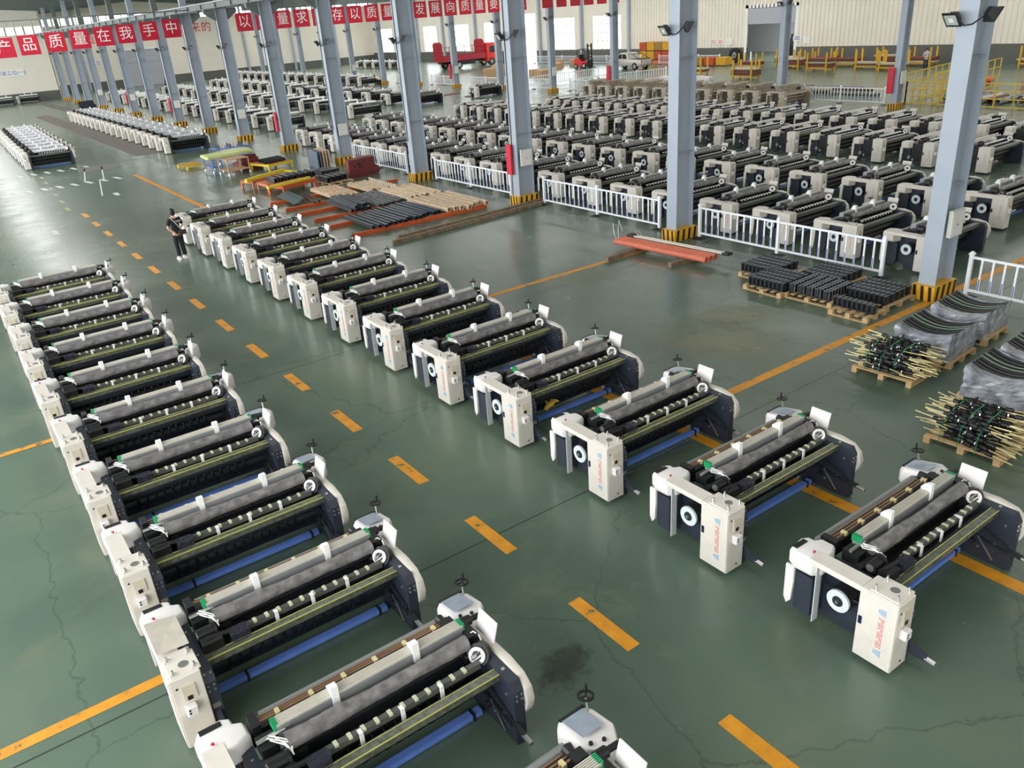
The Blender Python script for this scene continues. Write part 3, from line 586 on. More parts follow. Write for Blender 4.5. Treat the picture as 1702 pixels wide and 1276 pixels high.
def middle(t, seed, roll=True):
    if roll: wrinkled(0.36, 2.27, 0.665, 0.945, 0.085, seed).build('wrapped_roll', ROLLG, t, smooth=True)
    MB().cyl((0.30, 1.30, .74), (2.33, 1.30, .74), 0.062, 16).cyl((.2, 1.3, .74), (2.42, 1.3, .74), .03, 8, 1).build('back_roller', [TUBEG, DARK], t, smooth=True)
    r = MB()
    for y, z in ((1.06, .93), (1.12, .90), (1.19, .86)): r.cyl((0.2, y, z), (2.34, y, z), 0.013, 7)
    for k in range(6): r.box(.4 + .34 * k, .44 + .34 * k, 1.03, 1.10, .91, .955, 1)
    r.box(.15, 2.36, 1.10, 1.22, .62, .80, 2); r.build('tension_rods', [BROWNROD, BRASS, DARK], t)
    cb = MB().box(0.62, 2.28, 0.44, 0.50, 0.76, 0.83)
    comb = cb.build('comb_beam', mat('comb_grey', (92, 94, 88), 0.4), t)
    for k in range(11): MB().box(0.70 + .138 * k, 0.738 + .138 * k, 0.435, 0.503, 0.81, 0.837).build('comb_clip', CREAMCLIP, comb)
    for x in (0.93, 1.36, 1.79):
        MB().box(x, x + .04, 0.405, 0.42, 0.70, 0.84).box(x, x + .04, 0.405, .47, 0.835, .845).box(x - .02, x + .06, .38, .44, .68, .705, 1).build('hanging_strap', [FOAM, DARK], comb)
    bb = MB().box(0.10, 2.43, 0.235, 0.325, 0.70, 0.785).box(0.12, 2.36, .325, .42, .62, .70, 1)
    be = bb.build('breast_beam', [FILM, SLATE], t)
    MB().box(0.10, 2.43, 0.230, 0.236, 0.776, 0.790).box(0.10, 2.43, 0.320, 0.326, 0.783, 0.791).build('edge_strip', YEDGE, be)
    m = MB().prism([(.72, .12), (.78, .12), (.78, .78), (.68, .86), (.62, .84), (.70, .74)], 'x', .12, 2.36)
    m.cyl((.12, .46, .56), (2.36, .46, .56), .05, 12).cyl((.12, .66, .34), (2.36, .66, .34), .07, 12).box(.12, 2.36, .6, .66, .55, .64).box(.12, 2.36, 1.05, 1.2, .2, .34)
    m.build('cross_beams', DARK, t, smooth=True)
    hs = MB()
    for k in range(14): x = .35 + .125 * k; hs.tube([(x, .60, .58), (x + .02, .54, .44), (x + .03, .58, .30), (x + .02, .68, .18)], .018, 5)
    hs.build('hoses', BLACK, t)
    MB().box(0.16, 2.30, 0.55, 0.635, 0.02, 0.085).box(.5, .53, .54, .645, .0, .095, 1).box(2.18, 2.21, .54, .645, 0, .095, 1).build('floor_bar', [BLUEBAR, DARK], t)
    f = MB().cyl((.13, .55, .88), (.30, .55, .88), .07, 14).cyl((.30, .55, .88), (.33, .55, .88), .09, 16).box(.13, .34, .32, .46, .78, .90).box(.14, .30, .7, .9, .8, .94).cyl((.18, .42, .9), (.5, .42, .86), .03, 8).box(.34, .5, .56, .70, .78, .86).box(.16, .24, 1.0, 1.2, .80, .95)
    f.cyl((.20, .55, .88), (.12, .55, .88), .045, 12, 1).cyl((.13, .8, .96), (.45, .8, .98), .02, 8, 1); f.build('weft_feeder', [BLACK, STEEL], t, smooth=True)
    q = random.Random(seed); cbl = MB()
    for k in range(4): cbl.tube([(.30 + .03 * k, .78, .98), (.26 + q.uniform(-.05, .05), .72, 1.0 + .02 * k), (.3 + q.uniform(-.06, .1), .62, .97), (.36, .55 + q.uniform(-.05, .05), .93)], .007, 5)
    cbl.build('white_cable', FOAM, t)
    pb = MB().loft([[(.42 + .2 * a + q.uniform(-.01, .01), .30 + .14 * b + q.uniform(-.01, .01), z) for a, b in ((0, 0), (.5, -.08), (1, 0), (1.08, .5), (1, 1), (.5, 1.1), (0, 1), (-.06, .5))] for z in (.72, .79, .85, .89)])
    pb.build('smoky_bag', PURPLE, t)
def full_loom(seed, label):
    t = thing('weaving_loom', label, 'loom', (0, 0, 0), 0, 'looms beside the dashed line')
    cabinet(t); gear_cover(t); left_end(t); right_end(t); heddles(t); middle(t, seed)
    return t
LAB_L = 'grey and white loom left of the orange dashes, %s from the camera'
LAB_R = 'grey and white loom right of the orange dashes, %s from the camera'
protoL = full_loom(3, LAB_R % ORD[0])
protos = [protoL]
for k in range(13):
    loc = (6.935, 3.14 + 2.197 * k, 0)
    if k == 0: protoL.location = loc
    else: dup(protoL, loc, 0, LAB_R % ORD[k])
q = random.Random(5)
tag(MB().loft([[(.40, 7.42, .99), (.72, 7.42, .97), (.72, 7.95, .985), (.40, 7.95, 1.03)], [(.40, 7.42, 1.0), (.72, 7.42, .98), (.72, 7.95, .995), (.40, 7.95, 1.04)]]).build('metal_cover', mat('cover_beige', (206, 196, 184), .45)), 'beige metal cover lying loose on the third left-hand loom', 'cover')
for k in range(11): dup(protoL, (0.69 + q.uniform(-.02, .02), 2.77 + 2.13 * k, 0), 0, LAB_L % ORD[k])

def mid_loom(kind):
    # the same machine with fewer separate parts, for the blocks farther off
    t = thing('weaving_loom', 'loom', 'loom', (0, 0, 0), 0, 'stored looms')
    tan = kind == 'tan'
    A = dict(w=CREAM, d=SLATE, k=BLACK) if not tan else dict(w=TANL, d=TAN, k=mat('brown_black', (70, 60, 52), .5, var=.3))
    cab = MB().cbox(-0.31, 0.0, -0.045, 0.385, 0.065, 0.955, 0.008).box(-.324, -.31, .325, .365, .50, .60, 1).box(-.215, -.135, -.06, -.044, .68, .82, 2).box(-.195, -.15, -.066, -.058, .67, .72, 1).cbox(-.235, -.12, -.12, -.044, .51, .62, .01, 3)
    if kind == 'open' or kind == 'roll':
        for k in range(12): cab.box(-.313, -.31, .09, .135, .32 + k * .033, .342 + k * .033, 4)
    for x, y in ((-0.24, 0.02), (-0.24, 0.26), (-0.03, 0.02), (-0.03, 0.26)): cab.cyl((x, y, .955), (x, y, 1.04), .012, 5, 5)
    cab.build('control_cabinet', [A['w'], NAVY, BEIGE, WHITE, mat('faint_print', (222, 186, 176), .6), STEEL], t)
    g = MB()
    if kind != 'open': g.prism([(-0.315, 0.88), (-0.10, 0.88), (-0.10, 0.955), (-0.315, 0.955)], 'y', 0.385, 1.02)
    top = [(-0.31, 1.0), (-0.32, 1.22), (-0.27, 1.30), (0.02, 1.32), (0.10, 1.15), (0.10, 0.98), (-0.1, 0.92)]
    g.loft([[(x * .9, y, .70) for x, y in top], [(x, y, .74) for x, y in top], [(x, y, .90) for x, y in top], [(x * .9, 1.1 + (y - 1.1) * .9, .95) for x, y in top]])
    g.prism([(1.20, 0.72), (1.31, 0.72), (1.31, 0.2), (1.27, 0.14), (1.23, 0.2), (1.21, 0.46)], 'x', -0.30, -0.27)
    g.build('gear_cover', A['w'], t)
    MB().prism(frame_poly(), 'x', 0, .12).box(-.1, -.0, .98, 1.24, .14, .66).build('left_frame', A['d'], t)
    MB().prism(frame_poly(), 'x', 2.36, 2.48).build('right_frame', A['d'], t)
    MB().prism(COVER, 'x', 2.48, 2.575).add([(2.5, .52, .88), (2.5, .84, .88), (2.57, .84, 1.1), (2.57, .52, 1.1)], [(0, 1, 2, 3)]).build('end_cover', A['w'], t)
    d = Vector((-0.72, -0.55, 0.42)).normalized(); c = Vector((2.28, 0.50, 0.92))
    MB().cyl(c - d * .10, c - d * .01, 0.13, 14, 1).ring(c, d, .035, .10, .02, 18).box(2.2, 2.42, .62, .95, .82, 1.0, 1).build('measuring_wheel', [WHITE if not tan else TANL, A['k']], t)
    if kind != 'open' and not tan:
        MB().cyl((-0.22, 0.66, 0.55), (0.0, 0.66, 0.55), 0.145, 14, 1).ring((-0.25, 0.66, 0.55), (1, 0, 0), 0.06, 0.135, 0.03, 20).cyl((-.26, .66, .55), (-.2, .66, .55), .05, 10, 2).build('clutch_ring', [RINGW, BLACK, DARK], t, smooth=True)
    else:
        MB().cyl((-0.10, 0.55, 0.5), (0.0, 0.55, 0.5), 0.12, 12).box(-.09, 0, .42, .95, .2, .86).cyl((-.16, 1.0, .34), (-.08, 1.0, .34), .07, 12, 1).cyl((-.13, .85, .26), (-.06, .85, .26), .05, 10, 1).build('open_gears', [A['k'], STEEL], t)
    if kind in ('roll', 'block'):
        MB().box(.33, 2.32, .79, .92, .86, 1.055).build('heald_frames', FRAMEG if kind == 'roll' else ROLLW, t)
        for x in (0.90, 1.765): MB().prism([(0.775, 0.93), (0.79, 1.06), (.92, 1.06), (0.86, 1.17), (0.775, 1.17)], 'x', x - .045, x + .045).build('foam_tie', FOAM, t)
        wrinkled(.36, 2.27, .665, .945, .09, 11, 10, 24).build('wrapped_roll', ROLLG if kind == 'roll' else ROLLW, t, smooth=True)
    elif tan:
        rr = MB().cyl((.1, .95, 1.22), (2.5, .95, 1.22), .05, 8).box(.3, 2.3, .88, 1.0, .85, 1.15, 1)
        for k in range(9): rr.beam((.35 + .22 * k, .86, .85), (.42 + .22 * k, .86, 1.15), .05, .02, 0)
        rr.build('film_covered_beams', [TANL, TAN], t)
    else:
        MB().cyl((.1, 1.0, 1.06), (2.36, 1.0, 1.06), .028, 8).cyl((.1, .90, 1.02), (2.36, .90, 1.02), .022, 8).cyl((.1, 1.12, .98), (2.36, 1.12, .98), .02, 8).build('white_rods', WHITE, t)
        rr = MB().box(.3, 2.3, .62, .72, .80, .90, 1)
        for k in range(15): rr.box(.36 + .13 * k, .43 + .13 * k, .60, .70, .895, .925)
        rr.build('reed_clips', [FOAM, DARK], t)
    m = MB().box(.62, 2.28, .44, .50, .76, .83)
    for k in range(11): m.box(.70 + .138 * k, .75 + .138 * k, .43, .51, .80, .845, 1)
    m.cyl((.12, .5, .3), (2.36, .5, .3), .075, 8).prism([(.72, .12), (.78, .12), (.78, .78), (.68, .86), (.62, .84), (.70, .74)], 'x', .12, 2.36).cyl((.12, .36, .5), (2.36, .36, .5), .06, 8)
    m.cyl((.3, 1.3, .74), (2.33, 1.3, .74), .06, 8, 2).box(.15, .4, .35, .85, .78, .96).sphere((.25, .6, .98), .13, 8, 6)
    m.build('cross_beams', [A['k'] if not tan else TAN, FOAM if not tan else TANL, TUBEG], t)
    bm = MB().box(.10, 2.43, .15, .30, .70, .79)
    if kind == 'open': bm.cyl((.12, .22, .74), (2.4, .22, .74), .09, 10)
    bm.build('breast_beam', [mat('beam_olive', (92, 96, 84), .35) if not tan else TANL], t)
    MB().box(.16, 2.3, .585, .64, .02, .06).build('floor_bar', [STEEL if kind == 'open' else BLUEBAR], t)
    MB().box(2.42, 2.8, 1.05, 1.54, .58, .84).cyl((2.73, 1.45, .84), (2.76, 1.5, .95), .012, 5, 1).ring((2.76, 1.5, .95), (0, .1, 1), .05, .08, .02, 10, 1).build('control_head', [A['w'], A['k']], t)
    return t
def row(proto, first, xs, ys, label, group, jit=0.03, seed=1):
    q = random.Random(seed)
    for k, y in enumerate(ys):
        x = xs(y) if callable(xs) else xs
        loc = (x + q.uniform(-jit, jit), y + q.uniform(-jit, jit), 0); lab = label % ORD[k]
        if first and k == 0:
            proto.location = loc; proto['label'] = lab; proto['group'] = group
        else: dup(proto, loc, 0, lab, group)
pr = mid_loom('roll')
row(pr, True, 19.62, [9.73 + 2.081 * k for k in range(20)], 'loom with white ring right behind the railing, %s from the near end', 'looms in the row behind the railing', seed=2)
row(pr, False, 24.75, [10.4 + 1.995 * k for k in range(21)], 'loom in the second row behind the railing, %s from the near end', 'looms in the second row behind the railing', seed=3)
po = mid_loom('open')
row(po, True, 31.95, [14.4 + 2.106 * k for k in range(18)], 'white-rodded loom in the third row behind the railing, %s from the near end', 'looms in the third row behind the railing', seed=4)
row(po, False, 36.95, [14.9 + 2.067 * k for k in range(16)], 'white-rodded loom in the fourth row behind the railing, %s from the near end', 'looms in the fourth row behind the railing', seed=5)
pt = mid_loom('tan')
row(pt, True, 45.0, [33.2 + 2.03 * k for k in range(10)], 'tan film-covered loom before the far railing, %s from the near end', 'film-covered looms', seed=6)
pb = mid_loom('block')
row(pb, True, lambda y: 5.1 + .025 * (y - 57.5), [57.9 + 2.24 * k for k in range(10)], 'pale-rolled loom in the short block beyond the crosswalk, %s from its near end', 'looms in the far left block', seed=7)
row(pb, False, 12.84, [55.5 + 2.06 * k for k in range(18)], 'pale-rolled loom in the long block beyond the trolleys, %s from its near end', 'looms in the long tight block', seed=8)
dup(pr, (41.3, 62.6, 0), 0, 'lone loom standing by the maroon floor plates beyond the stored rows', 'stored looms')
dup(pr, (35.3, 63.0, 0), 0, 'loom with dark right frame at the aisle end beside the maroon floor plates', 'stored looms')
def far_loom():
    t = thing('weaving_loom', 'loom', 'loom', (0, 0, 0), 0, 'looms under assembly')
    MB().cbox(-.31, .02, -.045, .385, .065, 1.0, .01).box(-.18, -.12, -.055, -.04, .66, .82, 1).box(-.17, -.13, -.055, -.04, .5, .56, 1).build('control_cabinet', [CREAM, BLACK], t)
    MB().prism(frame_poly(), 'x', 0, .12).prism(frame_poly(), 'x', 2.36, 2.48).box(.12, 2.36, .6, .75, .2, .8).cyl((.12, .3, .5), (2.36, .3, .5), .08, 8).box(-.2, .2, .9, 1.4, .5, .9).build('frame', DARK, t)
    MB().box(.2, 2.4, .75, 1.0, .92, 1.08).cyl((.2, .66, 1.0), (2.4, .66, 1.0), .07, 8).prism([(.79, 1.07), (1.0, 1.07), (.88, 1.3)], 'x', .85, .95).prism([(.79, 1.07), (1.0, 1.07), (.88, 1.3)], 'x', 1.72, 1.82).build('heald_frames', mat('pale_frames', (236, 236, 232), .4), t)
    MB().box(.1, 2.43, .12, .22, .72, .80).cyl((.1, .2, .2), (2.36, .2, .2), .03, 6).build('breast_beam', mat('pale_beam', (170, 172, 168), .4), t)
    return t
pf = far_loom()
row(pf, True, 21.3, [59.9 + 3.2 * k for k in range(19)], 'slim loom in the front assembly row, %s from its near end', 'looms in the front assembly row', seed=9)
row(pf, False, 28.0, [60.4 + 3.3 * k for k in range(18)], 'slim loom in the second assembly row, %s from its near end', 'looms in the second assembly row', seed=10)
pr2 = pb
row(pr2, False, 34.6, [66.6 + 3.9 * k for k in range(6)], 'pale-rolled loom in the third assembly row, %s from its near end', 'looms in the third assembly row', seed=11)
row(pf, False, 35.2, [91 + 3.2 * k for k in range(10)], 'slim loom behind the pale-rolled ones in the third assembly row, %s along', 'slim looms in the third assembly row', seed=12)
row(pf, False, 44.0, [91.5 + 3.2 * k for k in range(16)], 'slim loom in the fourth assembly row, %s from its near end', 'looms in the fourth assembly row', seed=13)
row(pf, False, 62.9, [116.5 + 2.9 * k for k in range(6)], 'slim loom in the last row by the far windows, %s from its near end', 'looms under the far windows', seed=14)
# ---------------------------------------------------------------- railings
def railing(ps, label, group, red=False):
    # a run of posts and panels; ps = post positions on the floor
    base = Vector((ps[0][0], ps[0][1], 0)); t = thing('railing', label, 'railing', base, 0, group)
    V = [Vector((p[0], p[1], 0)) - base for p in ps]
    for v in V:
        b = MB().box(v.x - .04, v.x + .04, v.y - .04, v.y + .04, .05, 1.0).loft([[(v.x + a * .055, v.y + c * .055, 1.0) for a, c in ((-1, -1), (1, -1), (1, 1), (-1, 1))], [(v.x + a * .055, v.y + c * .055, 1.03) for a, c in ((-1, -1), (1, -1), (1, 1), (-1, 1))], [(v.x + a * .02, v.y + c * .02, 1.08) for a, c in ((-1, -1), (1, -1), (1, 1), (-1, 1))]])
        b.loft([[(v.x + a * .2, v.y + c * .2, 0) for a, c in ((-1, -1), (1, -1), (1, 1), (-1, 1))], [(v.x + a * .07, v.y + c * .07, .06) for a, c in ((-1, -1), (1, -1), (1, 1), (-1, 1))]], 1); b.build('post', [RAILW, BLACK], t)
    for p, q in zip(V, V[1:]):
        d = (q - p).normalized(); L = (q - p).length
        m = MB().beam(p + Vector((0, 0, .94)), q + Vector((0, 0, .94)), .05, .05).beam(p + Vector((0, 0, .17)), q + Vector((0, 0, .17)), .05, .05)
        n = 12; bl = MB()
        for k in range(1, n):
            c = p + d * (L * k / n); m.beam(c + Vector((0, 0, .17)), c + Vector((0, 0, .94)), .042, .03)
            nn = Vector((-d.y, d.x, 0))
            for s in (-1, 1):
                a = c + nn * (s * .017); bl.beam(a + Vector((0, 0, .2)), a + Vector((0, 0, .47)), .022, .004)
        m.add(bl.v, bl.f, 1); m.build('panel', [RAILW, REDSIGN if red else RAILB], t)
    return t
G1 = 'white railings along the loom hall'
railing([(18.5, 8.38), (18.5, 5.4), (18.5, 2.4)], 'white railing run to the right of the nearest column, with blue strips', G1)
for i, ys in enumerate(([10.48, 13.6, 16.45], [18.15, 21.15, 24.15], [26.3, 29.25, 32.1], [34.8, 37.7, 40.6])):
    railing([(18.5, y) for y in ys], 'white railing run with blue strips between the aisle columns, %s bay from the near column' % ORD[i], G1)
for k in range(8):
    railing([(48.0, 28.4 + 8 * k), (48.0, 31.4 + 8 * k), (48.0, 34.4 + 8 * k - .3)], 'white railing along the far side of the stored looms, %s run from the near end' % ORD[k], 'far white railings')
railing([(48.6, 65.6), (51.6, 65.5), (54.7, 65.4), (57.8, 65.4)], 'white railing running across the far hall before the red forklift', 'far white railings')
railing([(49.0, 58.6), (52.2, 58.0), (55.4, 57.4), (58.6, 56.8)], 'railing with red strips running across the far hall', 'far white railings', red=True)
for i, ys in enumerate(((62.2, 65.2, 68.2, 71.2), (74.2, 77.2, 80.2, 83.2), (86, 89, 92, 95))):
    railing([(72.3, y) for y in ys], 'white railing in front of the ribbed wall, %s run from the shop door side' % ORD[i], 'far white railings')
railing([(71.4, 57.3), (73.1, 58.7), (74.8, 60.1)], 'short white railing standing askew at the shop door', 'far white railings')

# ---------------------------------------------------------------- pallets and what lies on them
def pallet(loc, wx, wy, rz, label, group='wooden pallets'):
    t = thing('wooden_pallet', label, 'pallet', loc, rz, group)
    n = max(3, int(wx / .17))
    for k in range(3):
        y = -wy / 2 + .05 + k * (wy - .1) / 2; MB().box(-wx / 2, wx / 2, y - .05, y + .05, 0, .02).build('runner', WOOD, t)
        for j in range(3):
            x = -wx / 2 + .06 + j * (wx - .12) / 2; MB().box(x - .06, x + .06, y - .05, y + .05, .02, .10).build('block', WOOD, t)
    for k in range(n):
        x = -wx / 2 + .06 + k * (wx - .12) / (n - 1); MB().box(x - .05, x + .05, -wy / 2, wy / 2, .10, .122).build('deck_board', WOOD, t)
    return t
def casting_mesh(length=1.0, w=.15, h=.21):
    # long ribbed bracket: web, top flange, ribs, bored ends
    m = MB().box(-length / 2, length / 2, -.02, .02, 0, h).box(-length / 2, length / 2, -w / 2, w / 2, h - .025, h).box(-length / 2, length / 2, -w / 2, w / 2, 0, .025)
    for k in range(9):
        x = -length / 2 + .02 + k * (length - .04) / 8; m.prism([(-w / 2, 0), (w / 2, 0), (w / 2, h), (-w / 2, h)], 'x', x - .009, x + .009); m.box(x - .011, x + .011, -w / 2 - .002, -w / 2 + .006, 0, h + .003, 1).box(x - .011, x + .011, -w / 2, w / 2, h - .002, h + .004, 1)
    for s in (-1, 1): m.cyl((s * length / 2 - .02, 0, h * .8), (s * length / 2 + .02, 0, h * .8), .055, 12)
    return m.mesh('casting', [CAST, CASTE])
CMESH = casting_mesh()
def castings(cx, cy, z, nx, ny, rz, label, group, pitch=.225, layers=1, px=1.05, me=None):
    ca, sa = math.cos(rz), math.sin(rz)
    for l in range(layers):
        for i in range(nx):
            for j in range(ny):
                u = (i - (nx - 1) / 2) * px; v = (j - (ny - 1) / 2) * pitch
                o = bpy.data.objects.new('casting', me or CMESH); o.location = (cx + u * ca - v * sa, cy + u * sa + v * ca, z + l * .25); o.rotation_euler = (0, 0, rz + rnd.uniform(-.03, .03)); C.objects.link(o)
                tag(o, label, 'casting', group)
GP = 'castings on the pallets by the railing'
pallet((16.25, 11.85, 0), 1.15, 1.25, 1.55, 'pallet of black castings on the left, farthest from the near column')
castings(16.25, 11.85, .125, 1, 5, 1.6, 'black ribbed casting on the leftmost pallet by the railing', GP + ' one')
pallet((17.0, 12.6, 0), 1.15, 1.3, 1.55, 'pallet of black castings pushed close under the railing')
castings(17.0, 12.7, .125, 1, 5, 1.6, 'black ribbed casting on the pallet pushed close under the railing', GP + ' two')
pallet((16.42, 10.72, 0), 1.3, 1.25, 1.6, 'pallet of bored black castings, front one of the middle pair')
castings(16.4, 10.75, .125, 1, 5, .06, 'black bored casting on the front pallet of the middle pair', GP + ' three', px=1.1)
pallet((17.45, 11.15, 0), 1.15, 1.25, 1.57, 'pallet of black castings between the middle pallet and the railing')
castings(17.45, 11.15, .125, 1, 5, 1.6, 'black ribbed casting on the pallet between the middle one and the railing', GP + ' four')
pallet((17.0, 9.65, 0), 1.2, 1.15, 1.57, 'pallet of black castings beside the nearest column plinth')
castings(17.0, 9.65, .125, 1, 5, 1.6, 'black ribbed casting on the pallet beside the nearest column plinth', GP + ' five')
pallet((15.9, 9.45, 0), .95, .8, 1.6, 'small pallet carrying a single black casting')
castings(15.85, 9.5, .125, 1, 1, 1.6, 'single black ribbed casting alone on the small pallet', GP + ' six')
def wrapped_stack(cx, cy, rz, label, lx=1.05, ly=1.15, h=.40):
    # a stack of curved black panels, sagging in the middle, inside stretch film
    t = thing('wrapped_stack', label, 'stack', (cx, cy, .123), rz, 'wrapped stacks of curved panels')
    prof = lambda z, k: [(u * lx / 2 * k, z + .13 * (u * u)) for u in (-1, -.66, -.33, 0, .33, .66, 1)]
    for i in range(9):
        y = -ly / 2 + .07 + i * (ly - .14) / 8
        a = prof(h - .06, .97); b = prof(h - .01, .97)
        MB().prism(a + b[::-1], 'y', y - .045, y + .035).build('curved_panel', BLACK, t)
    q = random.Random(int(cx * 10)); rings = []
    for k in range(8):
        z = -.01 + k * (h + .0) / 7; r = []
        n = 40
        for i in range(n):
            a = 2 * math.pi * i / n; cx_, sy_ = math.cos(a), math.sin(a); mm = max(abs(cx_), abs(sy_)); u, v = cx_ / mm, sy_ / mm
            j = q.uniform(-.012, .012) + .012 * math.sin(5 * k + 9 * u)
            r.append((u * (lx / 2 + j), v * (ly / 2 + j), z + (.13 * u * u + .02) * (k / 7)))
        rings.append(r)
    MB().loft(rings, cap=False).build('stretch_film', WRAP, t)
    a = prof(h + .004, 1.0); b = prof(h + .012, 1.0)
    MB().prism(a + b[::-1], 'y', ly * .3, ly / 2 + .01).build('top_film', WRAP, t)
    MB().prism(a + b[::-1], 'y', -.06, -.04).prism(a + b[::-1], 'y', -.2, -.18).build('strap', mat('strap_green', (150, 176, 150), .5), t)
    return t
for i, (x, y, rz, lab, c2) in enumerate(((16.45, 7.30, 1.63, 'film-wrapped stack of curved black panels against the railing right of the column', 'against the railing'), (14.95, 7.20, 1.63, 'film-wrapped stack of curved black panels behind the first rod pallet', 'behind the first rod pallet'), (13.95, 5.35, 1.63, 'film-wrapped stack of curved black panels behind the second rod pallet', 'behind the second rod pallet'), (15.2, 5.35, 1.63, 'film-wrapped stack of curved black panels at the edge of view, farther one', 'under the stack at the edge of view'))):
    pallet((x, y, 0), 1.2, 1.05, rz, 'wooden pallet under the wrapped stack ' + c2)
    wrapped_stack(x, y, rz, lab)
def rod_mesh(L=1.3):
    m = MB().cyl((-L / 2, 0, 0), (L / 2, 0, 0), .010, 7)
    m.cyl((-.34, 0, 0), (.36, 0, 0), .015, 7, 1)
    for x in (-.33, -.14, .02, .24): m.cyl((x, 0, 0), (x + .10, 0, 0), .036, 8, 1)
    m.cyl((.14, 0, 0), (.16, 0, 0), .042, 8, 2).beam((-.2, 0, 0), (-.17, .03, .1), .02, .02, 1); return m.mesh('shaft_rod', [BRASS, BLACK, STEEL])
RODM = rod_mesh()
def rod_pile(cx, cy, label, group, seed):
    q = random.Random(seed)
    for k in range(64):
        l = k // 13; j = k % 13
        o = bpy.data.objects.new('shaft_rod', RODM); o.location = (cx - .42 + .07 * j + q.uniform(-.02, .02), cy + q.uniform(-.2, .2), .17 + .085 * l + .01 * (j % 2))
        o.rotation_euler = (0, q.uniform(-.07, .07), math.pi / 2 + q.uniform(-.26, .26)); o.rotation_euler.z += math.pi * (k % 2); C.objects.link(o); tag(o, label, 'rod', group)
    t = thing('strap_set', 'green straps holding down %s' % group, 'strap', (cx, cy, .12))
    for x in (-.25, .02, .3): MB().tube([(-.54, x, .0), (-.5, x, .3), (-.2, x, .46), (.2, x + .03, .46), (.5, x, .3), (.54, x, 0)], .008, 5).build('strap', GREEN, t)
pallet((13.75, 7.25, 0), 1.15, 1.15, .06, 'wooden pallet under the first pile of shaft rods'); rod_pile(13.7, 7.25, 'brass-ended black shaft rod in the strapped pile farther from the camera', 'the farther rod pile', 3)
pallet((12.15, 4.95, 0), 1.1, 1.15, .05, 'wooden pallet under the nearer pile of shaft rods'); rod_pile(12.1, 4.95, 'brass-ended black shaft rod in the strapped pile at the right edge', 'the nearer rod pile', 4)

# ---------------------------------------------------------------- tubes, timbers and racks on the floor between the looms and the columns
def hollow(L, w, h, th, m, nm='steel_tube', holes=0):
    b = MB()
    for y0, y1, z0, z1 in ((-w / 2, w / 2, 0, th), (-w / 2, w / 2, h - th, h), (-w / 2, -w / 2 + th, th, h - th), (w / 2 - th, w / 2, th, h - th)): b.box(-L / 2, L / 2, y0, y1, z0, z1)
    for k in range(holes):
        x = -L / 2 + .2 + k * (L - .4) / max(1, holes - 1); b.cyl((x, 0, h), (x, 0, h + .05), .03, 8)
    return b.mesh(nm, [m])
def pipe(L, r, m, nm='steel_pipe'):
    return MB().ring((-L / 2, 0, r), (1, 0, 0), r * .8, r, L, 14).mesh(nm, [m], smooth=True)
def lay(me, nm, label, cat, group, loc, rz): 
    o = bpy.data.objects.new(nm, me); o.location = loc; o.rotation_euler = (0, 0, rz); C.objects.link(o); return tag(o, label, cat, group)
for i, (y, x1) in enumerate(((25.65, 16.8), (27.55, 15.0), (29.0, 15.0), (30.55, 15.2), (31.9, 15.4), (33.65, 17.3))):
    m = MB().box(11.2, x1, y - .06, y + .06, 0, .12); o = m.build('skid_bar', ORANGE); tag(o, 'orange skid bar on the green floor under the steel tubes, %s from the camera' % ORD[i], 'skid', 'orange skid bars')
def tube_field(x0, x1, y0, y1, n, me, label, cat, group, z=.125, layers=1, w=.17, rzv=.03):
    for l in range(layers):
        for k in range(n - l):
            x = x0 + (x1 - x0) * (k + .5 + l * .5) / n
            lay(me, 'steel_tube', label, cat, group, (x + rnd.uniform(-.02, .02), (y0 + y1) / 2 + rnd.uniform(-.15, .15), z + l * .125 + .002 * (k % 3)), math.pi / 2 + rnd.uniform(-rzv, rzv))
TD = hollow(2.5, .11, .12, .012, TUBEDK); TG = hollow(2.7, .12, .12, .012, TUBEGR, holes=12); TT = hollow(2.4, .12, .11, .012, TUBETAN); TT2 = hollow(2.7, .12, .13, .012, TUBETAN, holes=14); TT3 = hollow(3.0, .14, .16, .014, TUBETAN)
tube_field(11.95, 13.4, 25.5, 28.1, 7, TD, 'dark steel tube in the pile nearest the looms on the orange skids', 'tube', 'dark tubes nearest the looms')
tube_field(13.4, 14.9, 25.6, 28.3, 7, hollow(2.5, .12, .13, .012, mat('tube_teal', (62, 76, 84), .4, metal=.3, var=.2)), 'blue-grey steel tube in the middle of the front layer on the skids', 'tube', 'blue-grey tubes in the front layer')
tube_field(12.7, 13.55, 28.8, 31.3, 5, TD, 'dark steel tube in the second layer at the loom side', 'tube', 'dark tubes of the second layer', layers=2)
tube_field(13.75, 15.0, 28.6, 31.7, 6, TG, 'grey studded tube in the second layer between dark and tan tubes', 'tube', 'grey studded tubes')
tube_field(13.3, 14.45, 31.8, 34.3, 6, TT2, 'tan studded tube in the third layer at the loom side', 'tube', 'tan studded tubes of the third layer')
tube_field(14.95, 15.95, 31.6, 34.4, 5, TT, 'tan tube in the third layer at the column side', 'tube', 'tan tubes of the third layer')
tube_field(15.15, 16.85, 28.8, 31.5, 8, MB().ring((-1.35, 0, .07), (1, 0, 0), .055, .07, 2.7, 12).mesh('tan_pipe', [TUBETAN], smooth=True), 'round tan pipe in the second layer beside the column', 'pipe', 'round tan pipes')
tube_field(15.0, 16.9, 25.4, 28.6, 7, TT3, 'wide tan beam in the front layer at the column side', 'beam', 'wide tan beams', w=.2)
tm = MB().box(-1.4, 1.4, -.05, .05, 0, .08)
for k in range(14): tm.cyl((-1.3 + .2 * k, 0, .08), (-1.3 + .2 * k, 0, .24), .035, 8)
o = tm.build('toothed_beam', mat('tooth_cream', (226, 214, 194), .5), None, (16.0, 32.6, .125), math.pi / 2 - .03); tag(o, 'cream toothed beam lying beside the tan tubes near the maroon plates', 'beam')
